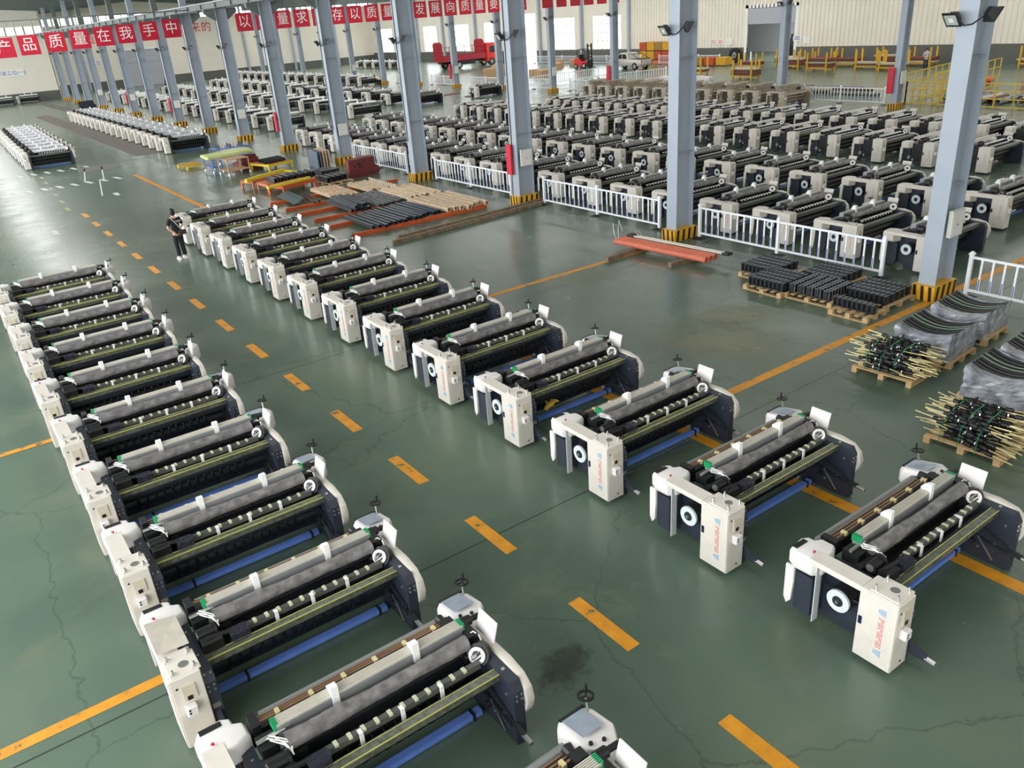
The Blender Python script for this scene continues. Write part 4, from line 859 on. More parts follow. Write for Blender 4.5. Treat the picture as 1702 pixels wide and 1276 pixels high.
for i, (x, y) in enumerate(((12.0, 33.5), (12.3, 33.9))):
    o = MB().prism([(-.16, 0), (.16, 0), (.16, .02), (.02, .05), (-.16, .12)], 'x', -1.2, 1.2).build('sheet_panel', mat('green_sheet', (82, 98, 98), .4), None, (x, y, .125), 1.5); tag(o, 'green-grey folded sheet at the loom end of the skids, %s one' % ('outer', 'inner')[i], 'sheet', 'folded sheets')
for i, x in enumerate((12.6, 12.8)):
    o = MB().cyl((-1.1, 0, .05), (1.1, 0, .05), .045, 10).build('black_shaft', BLACK, None, (x, 32.9, .125), 1.45); tag(o, 'black shaft lying on the skids between the green sheets and tan tubes', 'shaft', 'black shafts')
for i, (x0, x1, y0, y1, z0, m, lab) in enumerate(((11.7, 18.5, 23.6, 24.2, .0, OLDWOOD, 'long weathered square timber across the floor, lower one'), (12.1, 18.7, 24.05, 24.6, .0, OLDWOOD, 'long weathered timber lying behind the lower one'))):
    o = MB().beam((x0, y0, z0 + .07), (x1, y1, z0 + .07), .16 if i else .12, .13).build('timber', m); tag(o, lab, 'timber', 'long timbers')
SP = pipe(3.35, .085, SALMON)
for i, (x, z) in enumerate(((16.24, .13), (16.42, .13), (16.6, .13))):
    o = lay(SP, 'salmon_pipe', 'salmon primed pipe on timbers before the second column, %s of three' % ('nearest', 'middle', 'farthest')[i], 'pipe', 'salmon pipes', (x, 15.95, z), math.pi / 2 + .08)
for i, x in enumerate((16.68, 16.80)):
    m = MB().cyl((-1.75, 0, 0), (1.75, 0, 0), .022, 8).cyl((1.6, 0, 0), (1.85, 0, 0), .045, 8, 1).cyl((-1.8, 0, 0), (-1.6, 0, 0), .045, 8, 1).beam((1.4, 0, 0), (1.45, .1, .22), .02, .02)
    o = m.build('roller_bar', [mat('roller_cream', (210, 206, 190), .35, metal=.4), BLACK], None, (x, 15.7, .33), math.pi / 2 + .08); tag(o, 'cream roller bar with black ends on the salmon pipes, %s one' % ('nearer', 'farther')[i], 'bar', 'roller bars')
for i, (a, b, lab) in enumerate((((14.95, 16.75, .065), (17.0, 16.95, .065), 'weathered timber under the far ends of the salmon pipes'), ((15.75, 15.05, .065), (17.1, 15.0, .065), 'weathered timber under the near ends of the salmon pipes'))):
    tag(MB().beam(a, b, .14, .13).build('timber', OLDWOOD), lab, 'timber', 'short timbers')
wt = thing('wire_offcut', 'thin bent white wire standing at the end of the salmon pipes', 'wire', (16.5, 17.9, 0)); MB().tube([(0, 0, .0), (.02, .05, .45), (.1, .1, .7), (.2, .05, .35)], .008, 5).tube([(0, 0, 0), (-.1, .1, .3), (-.05, .2, .62)], .008, 5).build('wire', RAILW, wt)
def side_plate(m, label, loc, rz, group):
    poly = [(0, 0), (1.5, 0), (1.72, .06), (1.72, .34), (1.5, .46), (1.5, .85), (.9, .88), (.45, .84), (0, .86)]
    b = MB().prism(poly, 'y', 0, .055)
    q = random.Random(len(label))
    for x, z, r in ((.32, .56, .045), (.55, .62, .065), (.62, .48, .06), (.72, .62, .045), (.9, .72, .04), (1.25, .68, .04), (1.32, .62, .035), (.3, .14, .04), (.45, .1, .035), (1.2, .16, .05), (1.4, .1, .045)):
        b.cyl((x, -.004, z), (x, .0, z), r, 12, 1)
    o = b.build('frame_plate', [m, BLACK], None, loc, rz); return tag(o, label, 'plate', group)
for k in range(7):
    side_plate(MAROON, 'maroon primed loom side plate in the upright pack before the fence' if k else 'front maroon loom side plate of the upright pack, showing bored holes', (16.15 + .02 * k, 36.2 + .085 * k, 0.0), .14, 'maroon side plates')
for k in range(5):
    side_plate(BLUEGREY if k < 2 else TUBETAN, 'blue-grey loom side plate standing behind the black castings' if k < 2 else 'tan loom side plate standing behind the blue-grey ones', (16.5 + .16 * k, 40.6, 0), math.pi / 2 - .1, 'blue-grey side plates' if k < 2 else 'tan side plates')
CM2 = hollow(1.0, .17, .24, .03, CAST, 'casting')
def cast_row(x0, x1, y, n, z, label, group, rz=math.pi / 2):
    for k in range(n): lay(CM2, 'casting', label, 'casting', group, (x0 + (x1 - x0) * k / (n - 1), y + .1 * k / n * 2, z), rz)
def rack(loc, lx, ly, z, m, label, mt=None, rz=0.0):
    t = thing('steel_rack', label, 'rack', loc, rz)
    for x in (0, lx):
        for y in (0, ly): MB().box(x - .04, x + .04, y - .04, y + .04, 0, z + .08).build('leg', m, t)
    f = MB().beam((0, 0, z), (lx, 0, z), .07, .12).beam((0, ly, z), (lx, ly, z), .07, .12).beam((0, 0, z), (0, ly, z), .06, .1).beam((lx, 0, z), (lx, ly, z), .06, .1); f.build('rack_frame', m, t)
    if mt: MB().box(0, lx, 0, ly, z + .06, z + .08).build('deck', mt, t)
    return t
rack((12.45, 35.2, 0), 1.85, 1.0, .34, ORANGE, 'orange steel rack with plate top between the tubes and castings', RACKOR, .3)
o = MB().beam((11.65, 34.9, .52), (13.9, 35.6, .52), .12, .1).beam((11.7, 35.1, .5), (13.9, 35.8, .5), .1, .08).build('yellow_beam', YELP); tag(o, 'bright yellow beam lying on the orange rack before the castings', 'beam')
cast_row(12.6, 14.5, 36.9, 7, .36, 'square black casting in the row on the rack behind the yellow beam', 'castings behind the yellow beam'); rack((12.3, 36.75, 0), 2.2, 1.0, .28, RACKOR, 'low brown rack under the row of black castings', RACKOR, .1)
pallet((15.25, 36.1, 0), 1.3, 1.4, .12, 'pallet of square castings left of the maroon plates'); cast_row(14.8, 15.7, 36.1, 4, .125, 'square black casting on the pallet left of the maroon plates', 'castings left of the maroon plates')
pallet((15.8, 38.3, 0), 1.3, 1.3, .1, 'pallet of dark castings behind the maroon plates'); castings(15.8, 38.3, .125, 1, 5, .1, 'low dark casting on the pallet behind the maroon plates', 'castings behind the maroon plates', layers=1)
o = MB().beam((11.8, 38.2, .42), (14.1, 39.4, .42), .14, .16).beam((14.1, 39.4, .42), (14.8, 38.4, .30), .1, .08).build('yellow_beam', YELP); tag(o, 'bright yellow beam on the brown rack before the carts', 'beam')
rack((12.1, 38.2, 0), 1.7, .7, .3, RACKOR, 'brown rack under the yellow beam before the carts', RACKOR, .45)
rack((14.45, 42.4, 0), 1.45, 1.6, .28, YELP, 'low yellow rack frame loaded with black parts', RACKOR, .25)
for k in range(8):
    lay(pipe(1.3, .05, BLACK, 'black_part'), 'black_part', 'slim black part piled on the low yellow rack', 'part', 'parts on the yellow rack', (14.95 + .02 * (k % 3), 42.75 + .15 * k, .37 + .05 * (k % 2)), .25)
def cart(loc, lx, ly, z, m, label, shelves, rz):
    t = thing('trolley', label, 'trolley', loc, rz)
    for x in (0, lx):
        for y in (0, ly):
            l = MB().box(x - .025, x + .025, y - .025, y + .025, .14, z).build('leg', m, t); MB().cyl((x - .02, y, .07), (x + .02, y, .07), .07, 10).build('caster', FOAM, l)
    for s in shelves:
        MB().box(0, lx, 0, ly, s, s + .02).beam((0, 0, s), (lx, 0, s), .04, .05).beam((0, ly, s), (lx, ly, s), .04, .05).build('shelf', m, t)
    return t
cart((12.5, 43.0, 0), 1.2, 1.0, .82, CARTOR, 'tan steel trolley with two shelves near the green-yellow beams', (.25, .8), .15)
cart((12.2, 44.6, 0), .5, 1.3, .85, BLUEP2, 'blue trolley under the green-yellow beams', (.3, .83), .05)
cart((13.4, 47.4, 0), 2.0, 1.1, .85, BLUEP2, 'blue trolley with rows of small parts behind the green-yellow beams', (.3, .83), .1)
for k in range(3):
    o = MB().box(-1.35, 1.35, -.2, .2, 0, .12).build('lime_beam', LIME, None, (13.1 + .05 * k, 44.3 + .5 * k, .86), .22); tag(o, 'film-covered lime beam lying across the blue trolleys, %s from the camera' % ORD[k], 'beam', 'lime beams')
for k in range(12):
    o = MB().cyl((0, 0, 0), (0, 0, .22), .05, 8).build('small_part', [TUBEDK, TUBETAN][k % 2], None, (13.55 + .33 * (k % 6), 47.6 + .45 * (k // 6), .85)); tag(o, 'small upright part standing on the rear blue trolley', 'part', 'parts on the rear trolley')
o = MB().box(-.5, .5, -.3, .3, 0, .2).box(-.3, .5, -.1, .2, .2, .34).build('maroon_part', MAROON, None, (14.1, 44.6, .37), .2); tag(o, 'maroon part lying behind the tan trolley', 'part')
tag(MB().box(-.6, .6, -.5, .5, .0, .36).build('parts_crate', MAROON, None, (14.1, 44.7, 0), .2), 'dark maroon crate behind the tan trolley', 'crate')
t = thing('yellow_pallet', 'low yellow steel pallet alone on the green floor', 'pallet', (12.0, 48.2, 0), .08)
for x in (-.45, .45):
    for y in (-.7, .7): MB().box(x - .05, x + .05, y - .05, y + .05, 0, .14).build('leg', YELP, t)
for k in range(5): MB().box(-.5, .5, -.75 + .36 * k, -.68 + .36 * k, .14, .19).build('slat', RACKOR if k % 2 else YELP, t)
for k, (x, y) in enumerate(((42.5, 64.9), (44.6, 67.4), (42.2, 69.2))):
    tag(MB().box(-1.0, 1.0, -.5, .5, 0, .05).build('floor_plate', MAROON, None, (x, y, 0), .1), 'maroon steel plate flat on the floor by the lone loom, %s one' % ORD[k], 'plate', 'maroon floor plates')
o = MB().sphere((0, 0, .04), .07, 8, 6, 0, (1.5, 1.0, .5)).tube([(.06, .03, .04), (.14, .05, .05), (.19, .03, .03)], .017).tube([(.07, .0, .04), (.16, .0, .05), (.21, -.02, .03)], .017).tube([(.06, -.03, .04), (.14, -.05, .05), (.18, -.07, .03)], .017).tube([(.0, .05, .04), (.05, .11, .05)], .018).tube([(-.05, 0, .04), (-.16, -.01, .03)], .04).build('work_gloves', mat('glove_yellow', (214, 176, 64), .8, var=.3), None, (7.62, 10.1, .345), .4); tag(o, 'yellow work glove lying inside the fourth right-hand loom', 'glove')
# ---------------------------------------------------------------- people
def skinned(name, pts, edges, m, parent, sub=2, smooth=True):
    # pts: (x, y, z, rx, ry); one continuous surface grown round the chain of joints
    me = bpy.data.meshes.new(name); me.from_pydata([p[:3] for p in pts], edges, []); me.materials.append(m)
    o = bpy.data.objects.new(name, me); C.objects.link(o); o.parent = parent
    sk = o.modifiers.new('skin', 'SKIN'); sk.use_smooth_shade = True
    for i, p in enumerate(pts): me.skin_vertices[0].data[i].radius = (p[3], p[4] if len(p) > 4 else p[3])
    me.skin_vertices[0].data[0].use_root = True
    s = o.modifiers.new('sub', 'SUBSURF'); s.levels = sub; s.render_levels = sub
    return o
def person(label, loc, rz, shirt, trousers, shoes, arms, lean=0.0, extras=None, hscale=1.0, bend=0.0):
    # faces +y; arms = ((elbow, wrist) left, (elbow, wrist) right)
    t = thing('person', label, 'person', loc, rz); t.scale = (hscale,) * 3
    B = lambda p: (p[0], p[1] + math.sin(bend) * max(0, p[2] - .9), .9 + (p[2] - .9) * (math.cos(bend) if p[2] > .9 else 1)) + tuple(p[3:])
    pts = [(0, 0, .92, .13, .10), (0, 0, 1.10, .12, .085), (0, 0, 1.28, .14, .095), (0, 0, 1.40, .12, .08), (0, .005, 1.47, .05, .05), (0, .02, 1.545, .062, .07), (0, .025, 1.62, .074, .088), (0, .02, 1.69, .06, .07)]
    E = [(i, i + 1) for i in range(7)]
    def chain(start, ps):
        prev = start
        for p in ps: pts.append(p); E.append((prev, len(pts) - 1)); prev = len(pts) - 1
        return prev
    for s, lx in ((-1, -.1), (1, .1)):
        k = chain(0, [(s * .09, 0, .84, .085, .085), (s * .095, .02, .48, .058), (s * .10, -.01, .10, .042), (s * .10, .02, .05, .04, .035), (s * .105, .14, .03, .036, .025)])
    hands = []
    for s, (el, wr) in ((-1, arms[0]), (1, arms[1])):
        sh = (s * .17, 0, 1.40, .05)
        w = Vector(wr); e = Vector(el); d = (w - e).normalized()
        k = chain(3, [sh, tuple(el) + (.038,), tuple(wr) + (.026,), tuple(w + d * .05) + (.036, .018)])
        side = d.cross(Vector((0, 0, 1))).normalized() if abs(d.z) < .9 else Vector((0, 1, 0)); nrm = side.cross(d)
        for i, (o_, L) in enumerate(((-.027, .065), (-.009, .078), (.009, .072), (.027, .055))):
            b = w + d * .085 + side * o_; chain(k, [tuple(b) + (.009,), tuple(b + d * L * .55 - nrm * .012) + (.0085,), tuple(b + d * L * .85 - nrm * .035) + (.007,)])
        th = w + d * .04 + side * (-.036 * s); chain(k, [tuple(th) + (.0095,), tuple(th + d * .035 - side * .018 * s - nrm * .01) + (.008,)])
    pts2 = [B(p) for p in pts]
    body = skinned('body', pts2, E, SKIN, t)
    # face: eyes, nose, mouth, ears
    f = MB(); hd = Vector(B((0, .025, 1.62))[:3])
    for s in (-1, 1):
        f.sphere(tuple(hd + Vector((s * .032, .082, .005))), .011, 6, 5, 1).sphere(tuple(hd + Vector((s * .078, 0, -.005))), .022, 6, 5, 0, (.4, .8, 1.2))
    f.sphere(tuple(hd + Vector((0, .096, -.02))), .016, 6, 5, 0, (.8, 1, 1.5)).sphere(tuple(hd + Vector((0, .086, -.055))), .018, 6, 5, 2, (1.3, .4, .35))
    f.build('face', [SKIN, BLACK, mat('lips', (184, 110, 104), .5)], body, smooth=True)
    h = MB().sphere(tuple(hd + Vector((0, -.014, .03))), .104, 12, 8, 0, (.88, 1.0, 1.0)).sphere(tuple(hd + Vector((0, -.045, -.03))), .092, 10, 7, 0, (.95, .8, 1.0)); h.build('hair', HAIR, t, smooth=True)
    # shirt and trousers follow the body a little outside it
    ps = [(0, 0, .84, .165, .13), (0, 0, 1.10, .145, .108), (0, 0, 1.28, .158, .115), (0, 0, 1.40, .13, .095), (0, 0, 1.44, .075, .07)]; Es = [(0, 1), (1, 2), (2, 3), (3, 4)]
    for s, (el, wr) in ((-1, arms[0]), (1, arms[1])):
        e = Vector(el); sh = Vector((s * .175, 0, 1.39)); m_ = sh.lerp(e, .82); ps.append(tuple(sh) + (.066,)); Es.append((3, len(ps) - 1)); ps.append(tuple(m_) + (.068,)); Es.append((len(ps) - 2, len(ps) - 1))
    skinned('shirt', [B(p) for p in ps], Es, shirt, t)
    pt = [(0, 0, .94, .145, .115)]; Et = []
    for s in (-1, 1):
        for j, p in enumerate(((s * .092, 0, .82, .105, .1), (s * .097, .02, .48, .08), (s * .102, -.01, .12, .075))): pt.append(p); Et.append((0 if j == 0 else len(pt) - 2, len(pt) - 1))
    skinned('trousers', [B(p) for p in pt], Et, trousers, t)
    for s in (-1, 1):
        MB().loft([[(s * .105 + a * .05 * k, .05 + b * .145 * k2, z) for a, b in ((-.8, -1), (.8, -1), (1, -.3), (1, .4), (.6, 1), (-.6, 1), (-1, .4), (-1, -.3))] for z, k, k2 in ((0, 1, 1), (.035, 1.02, 1.01), (.07, .86, .8), (.10, .72, .5))]).build('shoe', shoes, t, smooth=True)
    if extras: extras(t)
    return t
def bag(t):
    MB().tube([(-.12, -.01, 1.46), (-.09, -.12, 1.38), (.0, -.15, 1.22), (.1, -.16, 1.05), (.16, -.13, .96)], .022, 6).tube([(-.12, -.01, 1.46), (-.06, .10, 1.4), (.06, .15, 1.2), (.2, .06, 1.0)], .02, 6).build('bag_strap', STRAP, t)
    MB().cbox(-.02, .26, -.20, -.13, .86, 1.02, .03).build('shoulder_bag', BAG, t)
    l = MB()
    for k in range(6): l.box(-.03 + .035 * k, -.005 + .035 * k, -.128, -.124, 1.325, 1.345)
    for k in range(4): l.box(.03 + .035 * k, .05 + .035 * k, -.128, -.124, 1.29, 1.305)
    l.build('shirt_print', SIGNW, t)
person('person in black T-shirt and trousers with a strapped bag walking away beside the looms', (5.98, 27.75, 0), .18, CLOTHBK, CLOTHBK, WHITE, (((-.30, -.06, 1.14), (-.17, -.13, .98)), ((.27, .02, 1.13), (.20, .20, 1.02))), extras=bag, hscale=.965)
person('person in pale shirt and dark trousers standing by the ribbed wall holding a tool', (68.3, 37.2, 0), 2.2, CLOTHGY, CLOTHBL, BLACK, (((-.27, .04, 1.13), (-.10, .24, 1.15)), ((.27, .04, 1.13), (.08, .26, 1.08))))
person('person in pale shirt bending over a loom in the far assembly area', (47.0, 84.6, 0), -.6, CLOTHGY, CLOTHBK, BLACK, (((-.24, .1, 1.13), (-.2, .3, .95)), ((.24, .1, 1.13), (.2, .3, .95))), bend=.8)
person('person in white shirt crouched behind a loom in the far assembly area', (44.7, 88.0, -.12), .8, WHITE, CLOTHBK, BLACK, (((-.24, .1, 1.13), (-.2, .3, .95)), ((.24, .1, 1.13), (.2, .3, .95))), bend=.95)
person('person in dark clothes standing among the far assembly rows', (47.5, 92.5, 0), 1.8, CLOTHBK, CLOTHBK, BLACK, (((-.25, .04, 1.13), (-.24, .1, .88)), ((.25, .04, 1.13), (.24, .1, .88))))

# ---------------------------------------------------------------- vehicles
def wheel(t, c, r, wdt, axis='x'):
    d = Vector((1, 0, 0)) if axis == 'x' else Vector((0, 1, 0)); c = Vector(c)
    MB().cyl(c - d * wdt / 2, c + d * wdt / 2, r, 18).cyl(c - d * (wdt / 2 + .01), c + d * (wdt / 2 + .01), r * .55, 14, 1).build('wheel', [TYRE, STEEL], t, smooth=True)
t = thing('flatbed_truck', 'red stake truck with its tall end gates parked before the windows', 'truck', (61.8, 102.0, 0), .02)
MB().box(0, 7.3, 0, 2.4, 1.05, 1.2).box(0, 7.3, 0, .06, 1.2, 1.75).box(0, 7.3, 2.34, 2.4, 1.2, 1.75).build('cargo_bed', TRUCKR, t)
for x in (0.0, 7.0):
    g = MB().prism([(0, 1.2), (2.4, 1.2), (2.4, 3.35), (1.9, 3.6), (.5, 3.6), (0, 3.35)], 'x', x, x + .05)
    for k in range(9): g.box(x - .03, x + .08, .1 + .27 * k, .16 + .27 * k, 1.2, 3.4)
    g.build('end_gate', TRUCKR, t)
s = MB()
for k in range(5): s.box(1.1 + 1.3 * k, 1.18 + 1.3 * k, 0, .05, 1.75, 2.9)
s.box(.1, 7, 0, .04, 2.85, 2.92).box(.1, 7, 0, .04, 2.3, 2.34).build('side_stakes', TRUCKR, t)
MB().box(.2, 9, .7, 1.7, .75, 1.0).box(2.8, 5.4, .1, .6, .5, 1.0).build('chassis', BLACK, t)
cb = MB().prism([(7.5, .55), (9.5, .55), (9.5, 1.5), (9.2, 2.7), (8.9, 3.0), (7.5, 3.0)], 'y', .05, 2.35).build('cab', mat('cab_red', (226, 52, 40), .35), t, bevel=.06)
MB().prism([(8.0, 1.7), (9.35, 1.7), (9.12, 2.55), (8.0, 2.55)], 'y', .03, 2.37).box(9.2, 9.46, .2, 2.2, 1.7, 2.5).build('cab_windows', GLASSD, cb)
for x in (1.6, 2.7, 8.3):
    for y in (.2, 2.2): wheel(t, (x, y, .5), .5, .34, 'y')
t = thing('pickup_truck', 'silver pickup truck parked on the floor beside the red forklift', 'pickup', (65.6, 67.3, 0), 0)
prof = [(0, .55), (0, 1.05), (2.0, 1.1), (2.15, 1.65), (2.5, 1.74), (3.3, 1.74), (4.0, 1.15), (5.1, 1.02), (5.25, .8), (5.25, .45), (.2, .4)]
b = MB().prism(prof, 'x', 0, 1.75).build('body', CARS, t, bevel=.05, smooth=True)
MB().prism([(2.2, 1.15), (2.35, 1.6), (2.9, 1.62), (2.9, 1.15)], 'x', -.01, 1.76).prism([(3.0, 1.15), (3.0, 1.62), (3.3, 1.62), (3.85, 1.15)], 'x', -.01, 1.76).build('windows', GLASSD, b)
MB().box(.1, 1.65, .12, 1.95, 1.02, 1.12).build('cargo_box', BLACK, t)
MB().tube([(.1, .4, 1.08), (.15, 1.5, 1.62), (.15, 2.1, 1.7)], .03, 6).tube([(1.65, .4, 1.08), (1.6, 1.5, 1.62), (1.6, 2.1, 1.7)], .03, 6).beam((.15, 1.5, 1.62), (1.6, 1.5, 1.62), .05, .05).build('roll_bar', BLACK, t)
MB().box(.02, .14, -.02, .0, .75, 1.0).box(1.6, 1.73, -.02, 0, .75, 1.0).build('tail_lights', REDSIGN, t); MB().box(.1, 1.65, -.14, -.02, .42, .58).build('rear_bumper', STEEL, t)
for y in (1.0, 4.25):
    for x in (.1, 1.65): wheel(t, (x, y, .38), .38, .24, 'x')
def forklift(loc, rz, m, label):
    t = thing('forklift', label, 'forklift', loc, rz)
    MB().prism([(0, .35), (0, 1.0), (.25, 1.15), (.8, 1.05), (1.1, .75), (1.9, .75), (1.9, .25), (.3, .25)], 'x', 0, 1.1).build('body', m, t, bevel=.05)
    g = MB()
    for x in (.08, 1.02): g.beam((x, .3, 1.1), (x, .55, 2.1), .06, .06).beam((x, 1.75, .75), (x, 1.45, 2.1), .06, .06)
    for k in range(5): g.box(.05, 1.05, .5 + .22 * k, .55 + .22 * k, 2.08, 2.14)
    g.build('overhead_guard', BLACK, t)
    MB().box(.15, .95, .75, 1.2, .95, 1.1).box(.15, .95, .65, .78, 1.05, 1.5).build('seat', BLACK, t)
    MB().box(.15, .27, 1.95, 2.1, .1, 2.7).box(.83, .95, 1.95, 2.1, .1, 2.7).box(.2, .9, 2.0, 2.06, 1.2, 1.3).box(.2, .9, 2.0, 2.06, 2.4, 2.5).build('mast', BLACK, t)
    MB().box(.2, .32, 2.12, 3.1, .08, .13).box(.78, .9, 2.12, 3.1, .08, .13).box(.1, 1.0, 2.08, 2.14, .1, .9).build('forks', DARK, t)
    for y, r in ((.35, .26), (1.6, .32)):
        for x in (.02, 1.08): wheel(t, (x, y, r), r, .2, 'x')
    return t
forklift((67.6, 79.8, 0), math.pi + .15, FORKR, 'red forklift with black mast beside the silver pickup')
forklift((34.0, 136.0, 0), math.pi, BLACK, 'black forklift before the grey shutter door at the far wall')
forklift((50.6, 90.0, 0), 2.6, BLACK, 'black lift truck at the end of the far assembly rows')

# ---------------------------------------------------------------- crates, boxes, racks and the yellow cage in the far hall
def crate(loc, sx, sy, sz, m, label, group):
    t = thing('storage_crate', label, 'crate', loc, 0, group)
    b = MB().box(0, sx, 0, sy, .1, sz)
    for k in range(4): b.box(-.02, 0, sy * k / 4 + .04, sy * k / 4 + .1, .1, sz)
    b.build('bin', m, t); MB().box(.05, .15, .05, .15, 0, .1).box(.05, .15, sy - .15, sy - .05, 0, .1).box(sx - .15, sx - .05, .05, .15, 0, .1).box(sx - .15, sx - .05, sy - .15, sy - .05, 0, .1).build('feet', DARK, t)
cols = [[CRY, CRR], [CRY, CRY], [CRR, CRO], [CRR, CRY], [CRY, CRR]]
for k in range(5):
    for l in range(2):
        crate((73.4, 74.4 - 1.25 * k, .35 + .98 * l), 1.1, 1.15, .98, cols[k][l], 'steel crate in the stack by the ribbed wall, %s column from the windows, %s' % (ORD[k], ('lower', 'upper')[l]), 'stacked crates')
tag(MB().box(73.3, 74.7, 69.2, 75.8, 0, .35).build('crate_platform', RACKOR), 'low platform under the stacked steel crates by the ribbed wall', 'platform')
for k, (m, nm) in enumerate(((CRO, 'ochre'), (CRR, 'red'), (CRY, 'yellow'))): crate((72.6 + .2 * k - 2.3, 63.0 - 1.5 * k, 0), 1.1, 1.35, .85, m, '%s steel crate on the floor before the wall railing' % nm, 'crates on the floor')
wheel_t = thing('spare_tyre', 'large tyre leaning on the wall left of the shop door', 'tyre', (74.6, 62.2, .75)); MB().ring((0, 0, 0), (1, 0, 0), .32, .72, .3, 24).ring((.05, 0, 0), (1, 0, 0), .1, .34, .2, 20, 1).build('tyre', [TYRE, STEEL], wheel_t)
q = random.Random(8)
for i, (x, y) in enumerate(((57.5, 74.5), (58.6, 75.5), (59, 77.5), (54.5, 80), (55.5, 81.6), (60, 86.0), (61, 88), (66, 82.5), (67.4, 84), (68.8, 85.5), (70, 83.5), (62.5, 90))):
    sz = q.uniform(.6, 1.1); tag(MB().cbox(-.6, .6, -.5, .5, 0, sz, .01).build('cardboard_box', CARD, None, (x, y, 0), q.uniform(-.3, .3)), 'brown cardboard box in the scattered group before the truck and forklift', 'box', 'cardboard boxes in the far hall')
for i in range(3):
    tag(MB().box(-2.2, 2.2, -.35, .35, 0, .28).build('foam_slab', WHITE, None, (57.9 + .35 * i, 53.2 + .8 * i, 0.0), 1.75), 'long white packed beam on the floor beyond the red-stripped railing, %s one' % ORD[i], 'beam', 'white packed beams')
for i in range(8):
    lay(pipe(4.2, .09, [TUBEGR, TUBETAN, TANL][i % 3], 'stored_pipe'), 'stored_pipe', 'long stored pipe on the floor just beyond the far railing', 'pipe', 'stored pipes beyond the railing', (51.0 + .5 * (i % 4), 44.0 + .35 * i, .19 * (i // 4)), 1.75)
for i in range(10):
    lay(pipe(3.6, .1, [TUBEGR, RUST, TANL][i % 3], 'stored_pipe'), 'stored_pipe', 'long stored pipe beyond the railing before the yellow racks', 'pipe', 'stored pipes before the yellow racks', (52.0 + .45 * (i % 5), 33.0 + .7 * i, .21 * (i % 2)), 1.6)
def stillage(loc, rz, label, fill):
    t = thing('stillage', label, 'rack', loc, rz, 'yellow stillages')
    for x in (0, 1.0):
        for y in (0, 2.0): MB().box(x - .06, x + .06, y - .06, y + .06, 0, 1.55).build('post', RACKY, t)
        MB().box(x - .05, x + .05, 0, 2, .22, .32).build('beam', RACKY, t)
    MB().beam((0, 0, .27), (1, 0, .27), .1, .1).beam((0, 2, .27), (1, 2, .27), .1, .1).build('beam', RACKY, t)
    for k in range(fill):
        o = MB().box(.08, .92, 0, 2.6, 0, .13).build('stored_bar', [RUST, PRIM, RUST, TANL][(k + fill) % 4], None, Vector(loc) + Vector((0, -.3, .34 + .15 * k)), rz); tag(o, 'layer of long bars stored in a yellow stillage by the ribbed wall', 'bars', 'bars in the stillages')
for i, (x, y, f) in enumerate(((66.8, 53.0, 3), (70.5, 51.5, 4), (68.6, 49.6, 4), (72.2, 48.6, 3), (66.8, 45.4, 5), (70.6, 45.0, 3), (68.6, 41.6, 2), (72.0, 41.8, 4), (67.6, 38.8, 2), (71.5, 38.6, 3), (71.6, 29.5, 2), (62.0, 55.6, 2), (59.3, 47.5, 4))):
    stillage((x, y, 0), rnd.uniform(-.06, .06), 'yellow post stillage before the ribbed wall, %s counting from the shop door' % ORD[i], f)
t = thing('wire_cage', 'yellow tube cage around rolls and offcuts beyond the stored looms', 'cage', (48.9, 27.6, 0))
def cage_panel(nm, a, b, h=1.75):
    a = Vector(a); b = Vector(b); L = (b - a).length; d = (b - a).normalized(); m = MB(); Z = Vector((0, 0, 1))
    for z in (.08, h * .38, h * .7, h): m.beam(a + Z * z, b + Z * z, .05, .05)
    n = max(2, int(L / 1.0))
    for k in range(n + 1): m.beam(a + d * (L * k / n), a + d * (L * k / n) + Z * h, .06, .06)
    m.build(nm, CAGEY, t)
cage_panel('front_panel', (0, 0, 0), (-.5, -9.5, 0), 1.3); cage_panel('side_panel', (0, 0, 0), (11.5, 1.6, 0)); cage_panel('inner_panel', (.2, -1.6, 0), (10, -.6, 0)); cage_panel('rear_panel', (12.5, -3.0, 0), (16.5, -2.2, 0), 2.2); cage_panel('near_panel', (-.5, -9.5, 0), (2.5, -9.3, 0), 2.0)
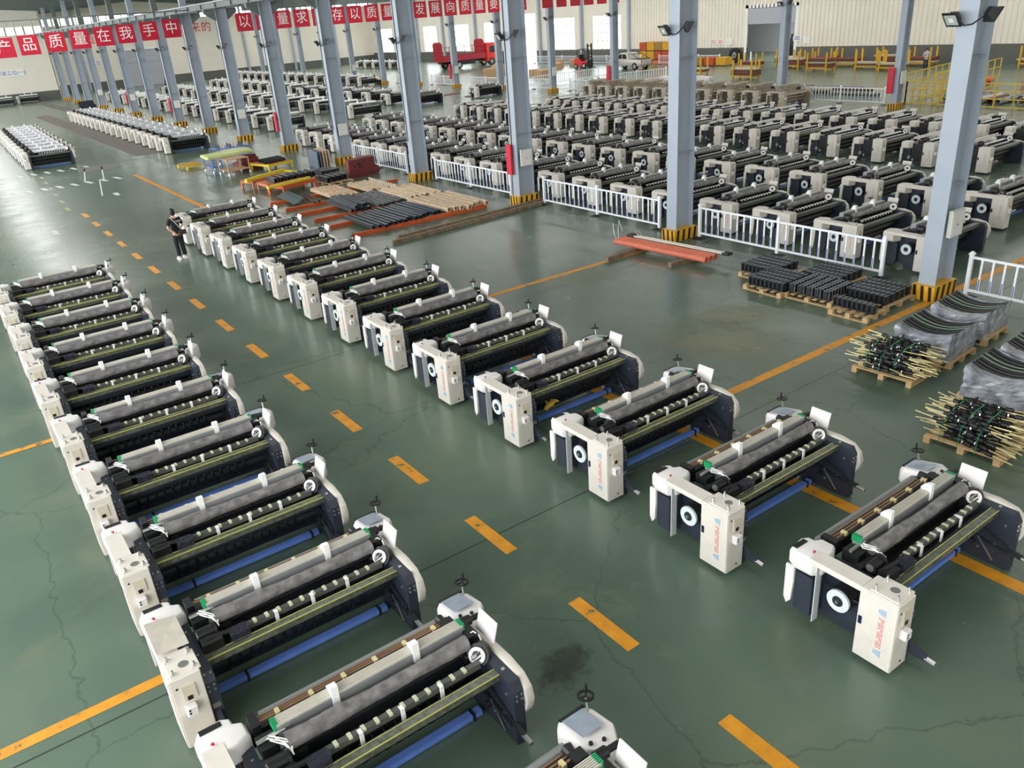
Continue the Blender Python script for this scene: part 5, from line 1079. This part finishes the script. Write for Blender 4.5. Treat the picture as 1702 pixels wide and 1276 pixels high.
for i in range(14):
    lay(pipe(q.uniform(1.6, 2.8), q.uniform(.13, .22), [RUST, TANL, ROLLG, WRAP][i % 4], 'film_roll'), 'film_roll', 'wrapped roll heaped inside the yellow cage', 'roll', 'rolls in the yellow cage', (51.8 + q.uniform(-.7, .9), 18.9 + .55 * i, .0), q.uniform(-.06, .06))
for i in range(8):
    tag(MB().cbox(-.7, .7, -.5, .5, 0, q.uniform(.5, .9), .02).build('scrap_box', [CARD, TAN, CRO][i % 3], None, (56.4 + 1.9 * (i % 4), 23.6 - 2.2 * (i // 4), 0), q.uniform(-.3, .3)), 'brown scrap box inside the yellow cage', 'box', 'boxes in the yellow cage')
tag(MB().sphere((0, 0, .1), .55, 10, 6, 0, (1, 1, .5)).build('red_tarp', mat('tarp_red', (214, 92, 72), .6), None, (60.6, 28.6, .1)), 'small red tarp heap behind the cage panel', 'tarp')
for i in range(6):
    tag(MB().box(-.6, .6, -.3, .3, 0, 1.3 + .3 * (i % 3)).cyl((0, 0, .5), (0, 0, 2.4), .14, 8).build('workshop_machine', DARK, None, (XW + 4 + .4 * i, 55.8 + .9 * i, 0)), 'dark machine in the room behind the shop door', 'machine', 'machines behind the shop door')
t = thing('wall_fan', 'tall standing pole sign before the dark wall base by the person in pale shirt', 'sign', (73.4, 36.6, 0)); MB().cyl((0, 0, 0), (0, 0, 1.9), .03, 6).build('pole', STEEL, t); MB().box(-.02, .02, -.45, .45, 1.65, 1.95).build('sign_plate', BLUEP, t)
MB().box(XW + 0.3, XW + 14.2, 40, 80, 6.2, 6.4).box(XW + .3, XW + 14.2, 39.8, 40, 0, 6.4).box(XW + .3, XW + 14.2, 80, 80.2, 0, 6.4).build('shade_ceiling_back_room', ROOMG, kind='structure')  # unseen ceiling added to darken the back room, with side walls
area('back_room_fill', XW + 7, 58, 6.1, 6, 6, 2600)  # added fill light that brightens the room behind the shop door
for k in range(4): side_plate(SLATE, 'dark slate side plate standing at the far end of the long loom block', (16.0 + .1 * k, 107 + .3 * k, 0), .1, 'slate side plates')
for k, (x, y) in enumerate(((9.6, 131.5), (12.8, 132.5))): dup(pf, (x, y, 0), 0, 'slim loom standing alone by the far wall sign, %s one' % ORD[k], 'looms by the far wall sign')
